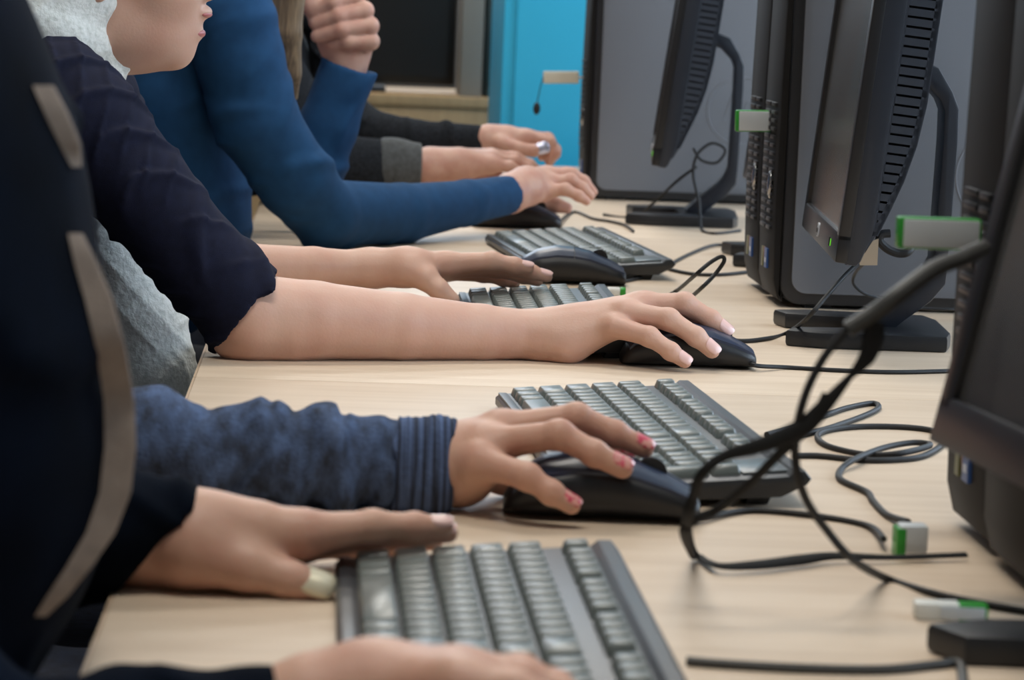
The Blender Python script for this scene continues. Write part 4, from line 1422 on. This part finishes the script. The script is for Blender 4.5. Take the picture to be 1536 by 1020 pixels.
# raised left fist
yk = 1.50
f4l = [pts((545, 66, yk + .010, .0130), (556, 62, yk - .018, .0112), (522, 62, yk - .026, .0104), (500, 68, yk - .016, .0090)),
       pts((543, 44, yk + .012, .0135), (555, 39, yk - .018, .0116), (512, 44, yk - .030, .0110), (476, 54, yk - .022, .0095)),
       pts((538, 22, yk + .014, .0135), (547, 16, yk - .016, .0118), (508, 24, yk - .028, .0112), (474, 35, yk - .020, .0098)),
       pts((528, 2, yk + .016, .0135), (533, -6, yk - .012, .0115), (500, 4, yk - .024, .0110), (470, 16, yk - .018, .0095))]
th4l = pts((505, 70, yk + .0, .018), (480, 30, yk - .004, .014), (464, 6, yk - .016, .0115), (458, -14, yk - .016, .010))
arm4l = [(V3((-.01, 1.50, T + .22)), .04)] + pts((430, 250, 1.50, .036), (462, 262, 1.505, .036), (490, 190, 1.505, .031), (518, 112, 1.505, .0245))
palm4l = [pts((518, 112, 1.505, .0245), (525, 80, 1.51, .026), (530, 50, 1.515, .024), (524, 10, 1.515, .022)), pts((515, 100, 1.505, .024), (500, 60, 1.51, .020), (495, 20, 1.51, .018))]
l4l = make_limb(arm4l, palm4l, f4l, th4l, .0022, .001)
bf = folds([(.0045, (5, 2, -8), .3, 1.2, (2, 3, 2)), (.0028, (9, 3, -11), 2.2, 1.3, (3, 3, 4))])
s4 = (P(340, 40, 1.17), (-.05, 1.50, T + .26))
sl4 = pts((335, 10, 1.17, .062), (359, 87, 1.175, .057), (384, 181, 1.18, .0545), (442, 270, 1.20, .0500), (486, 320, 1.24, .0455), (600, 320, 1.38, .0410), (700, 304, 1.50, .0325), (775, 290, 1.60, .0285))
sl4l = [(V3((-.05, 1.50, T + .26)), .060), (V3((-.02, 1.50, T + .16)), .054)] + pts((430, 258, 1.50, .048), (466, 256, 1.505, .046), (492, 190, 1.505, .042), (526, 88, 1.505, .0385))
g4, o4 = person('pupil in a royal blue long-sleeved top with one fist raised to the chin', 1.34, -.28, (-.100, 1.34, T + .20), (.055, 1.40, T + .44), s4, [l4, l4l], SKINF, BLUE, 'blue_top', bf,
                None, HAIRL, sleeves=[(sl4, P(757, 294, 1.585), V3(P(775, 290, 1.61)) - V3(P(735, 298, 1.55))), (sl4l, P(521, 98, 1.505), V3(P(524, 90, 1.505)) - V3(P(510, 130, 1.505)))], top_h=.0055, chair='dark grey chair of the pupil in the blue top', extra_top=[((-.115, 1.34, T + .03), (.125, .15, .17), .05)])
S = Sdf(V3(P(410, 40, 1.33)) - np.array((.30, .16, .22)), V3(P(410, 40, 1.33)) + np.array((.12, .22, .36)), .005)
c4 = np.array((.055, 1.40, T + .44))
S.ell(c4 + np.array((-.084, 0, .124)), (.104, .083, .094), .02)
S.cut(c4 + np.array((-.028, 0, .112)), (.80, 0, -.60))
for k in range(5):
    S.chain([(c4 + np.array((-.07 - .012 * k, -.078, .10)), .022)] + pts((406 + 9 * k, -20, 1.335 - .006 * k, .016), (404 + 8 * k, 50, 1.335 - .006 * k, .015), (408 + 8 * k, 110, 1.335 - .004 * k, .011), (418 + 6 * k, 150, 1.335, .005)), .006)
S.warp(folds([(.0015, (60, 20, 4), .5, 1.2, (4, 4, 6))]))
to_obj('hair', [S.mesh(1)], HAIRL, g4, o4)

# ---- the farthest pupil in charcoal -----------------------------------------
f5 = [pts((735, 247, 1.955, .0110), (765, 250, 1.955, .0085), (782, 259, 1.955, .0075), (792, 266, 1.955, .0065)),
      pts((738, 241, 1.975, .0115), (772, 242, 1.978, .0090), (792, 252, 1.980, .0080), (804, 260, 1.980, .0068)),
      pts((738, 237, 1.995, .0115), (774, 237, 2.00, .0090), (795, 247, 2.00, .0080), (808, 256, 2.00, .0068)),
      pts((736, 235, 2.015, .0112), (768, 236, 2.02, .0090), (788, 245, 2.02, .0080), (800, 253, 2.02, .0068))]
arm5 = pts((540, 249, 1.94, .026), (560, 250, 1.94, .026), (645, 249, 1.96, .0245))
palm5 = [pts((645, 249, 1.96, .0245), (690, 247, 1.96, .0235), (735, 247, 1.957, .014)), pts((645, 249, 1.965, .024), (738, 241, 1.976, .0142)), pts((645, 248, 1.97, .023), (738, 237, 1.996, .0140)), pts((645, 248, 1.975, .022), (736, 236, 2.015, .0135))]
l5 = make_limb(arm5, palm5, f5, pts((680, 255, 2.0, .014), (715, 262, 2.015, .011), (742, 266, 2.02, .0095), (760, 268, 2.02, .008)), .0026)
f5l = [pts((788, 205, 2.155, .0115), (822, 208, 2.155, .0095), (833, 225, 2.155, .0088), (826, 240, 2.155, .0075)),
       pts((790, 207, 2.135, .0115), (825, 213, 2.13, .0092), (833, 230, 2.128, .0082), (824, 244, 2.128, .0070)),
       pts((786, 205, 2.175, .0112), (815, 208, 2.18, .0090), (826, 224, 2.18, .0082), (820, 238, 2.18, .0070)),
       pts((782, 206, 2.195, .0105), (806, 210, 2.20, .0082), (816, 225, 2.20, .0074), (812, 236, 2.20, .0064))]
arm5l = pts((600, 214, 2.15, .024), (660, 213, 2.15, .0235), (735, 212, 2.15, .023))
palm5l = [pts((735, 212, 2.15, .023), (760, 209, 2.152, .020), (788, 206, 2.155, .013)), pts((735, 212, 2.14, .022), (790, 208, 2.135, .013)), pts((735, 212, 2.155, .022), (786, 206, 2.175, .0128)), pts((735, 212, 2.16, .021), (782, 207, 2.195, .0122))]
th5l = pts((752, 216, 2.12, .014), (780, 224, 2.105, .011), (800, 226, 2.102, .0095), (815, 222, 2.105, .0082))
l5l = make_limb(arm5l, palm5l, f5l, th5l, .0026)
s5 = ((-.03, 1.93, T + .25), (-.03, 2.27, T + .25))
sl5 = [(V3(s5[0]), .062), (V3((.05, 1.92, T + .14)), .055), (V3((.115, 1.93, T + .07)), .047)] + pts((560, 248, 1.94, .041), (640, 249, 1.955, .034))
sl5l = [(V3(s5[1]), .062), (V3((.07, 2.24, T + .16)), .055), (V3((.15, 2.19, T + .10)), .046)] + pts((620, 212, 2.15, .036), (745, 212, 2.15, .026))
cf = folds([(.005, (7, 3, -5), .3, 1.3, (3, 3, 3)), (.003, (14, 3, -8), 2.2, 1.2, (4, 3, 6))])
g5, o5 = person('farthest pupil in a charcoal knit with grey cuffs, both hands over the desk', 2.10, -.26, (-.02, 2.10, T + .15), (.12, 2.10, T + .43), s5, [l5, l5l], SKINF, CHAR, 'charcoal_cardigan', cf,
                {'locks': [[((-.16, .03, .10), .045), ((-.18, .04, .02), .035), ((-.17, .05, -.06), .03)]], 'down': .12}, HAIRD,
                sleeves=[(sl5, P(600, 249, 1.95), (1, 0, 0)), (sl5l, P(737, 212, 2.15), (1, .05, 0))], top_h=.0055, chair='dark grey chair of the farthest pupil')
S = Sdf(V3(P(520, 248, 1.95)) - .06, V3(P(640, 249, 1.955)) + .06, .003)
S.chain(pts((540, 247, 1.94, .0435), (590, 248, 1.945, .0400), (640, 249, 1.955, .0335)), .01)
S.cut(P(566, 249, 1.95), (-1, 0, .1)); S.cut(P(632, 249, 1.955), (1, 0, 0))
S.carve(S.twin().cone(V3(P(600, 249, 1.95)), V3(P(650, 249, 1.957)), .027, .0262, .001))
to_obj('grey_cuff', [S.mesh(1)], CUFFG, g5, o5)
# scarf in the same dark yarn and a bright nail
S = Sdf((-.12, 1.92, T + .10), (.20, 2.28, T + .48), .005)
c5 = np.array((.005, 2.10, T + .33))
S.chain([(c5 + np.array((.072 * cos(2 * pi * k / 16), .075 * sin(2 * pi * k / 16), .03 * sin(2 * pi * k / 8))), .034) for k in range(17)], .012)
S.chain([(c5 + np.array((.07, -.03, -.01)), .034), (c5 + np.array((.10, -.04, -.10)), .036), (c5 + np.array((.105, -.04, -.18)), .034)], .012)
S.warp(folds([(.005, (25, 5, 25), .5, .9, (6, 6, 6)), (.004, (22, 9, -22), 1.5, .9, (6, 6, -6))]))
to_obj('scarf', [S.mesh(1)], CHAR, g5, o5)
nail(g5, o5, th5l[-1][0], th5l[-2][0], th5l[-1][1], (.1, -1, .2), mat('bright silver nail varnish', srgb(205, 205, 225), .15, metal=.6), s=1.3)

# ------------------------------------------------------------------ light
w = bpy.data.worlds.new('daylight')
SC.world = w
w.use_nodes = True
bg = w.node_tree.nodes['Background']
bg.inputs[0].default_value = (.72, .84, 1, 1)
bg.inputs[1].default_value = 1.0


def area(name, loc, rot, sx, sy, e, col):
    l = bpy.data.lights.new(name, 'AREA')
    l.shape = 'RECTANGLE'; l.size = sx; l.size_y = sy; l.energy = e; l.color = col
    o = bpy.data.objects.new(name, l)
    COL.objects.link(o)
    o.location = loc; o.rotation_euler = rot
    return o


area('window_daylight', (2.55, .6, 1.75), (0, radians(78), 0), 1.4, 6.4, 120, (.66, .82, 1))
area('added_glare_light', (.2, 6.12, 2.0), (radians(-90), 0, 0), 3.4, 1.0, 50, (.75, .87, 1))  # added area light that strengthens the far glare on glossy tops
def lamp(x, y, e, lab):
    t = thing('ceiling_lamp', lab, 'lamp', (x, y, 2.9), 0, 'ceiling lamp panels')
    B().box(-.62, .62, -.16, .16, -.05, 0, .004).out('housing', M['white'], t)
    B().box(-.60, .60, -.14, .14, -.055, -.045).out('diffuser', M['lampdiff'], t)
    area('lamp_light', (x, y, 2.83), (0, 0, 0), 1.2, .3, e, (1, .94, .86))
for x, y in ((.1, -1.2), (.1, .8), (.1, 2.8), (.1, 4.6)):
    lamp(x, y, 24, 'white ceiling lamp panel above the desk row')
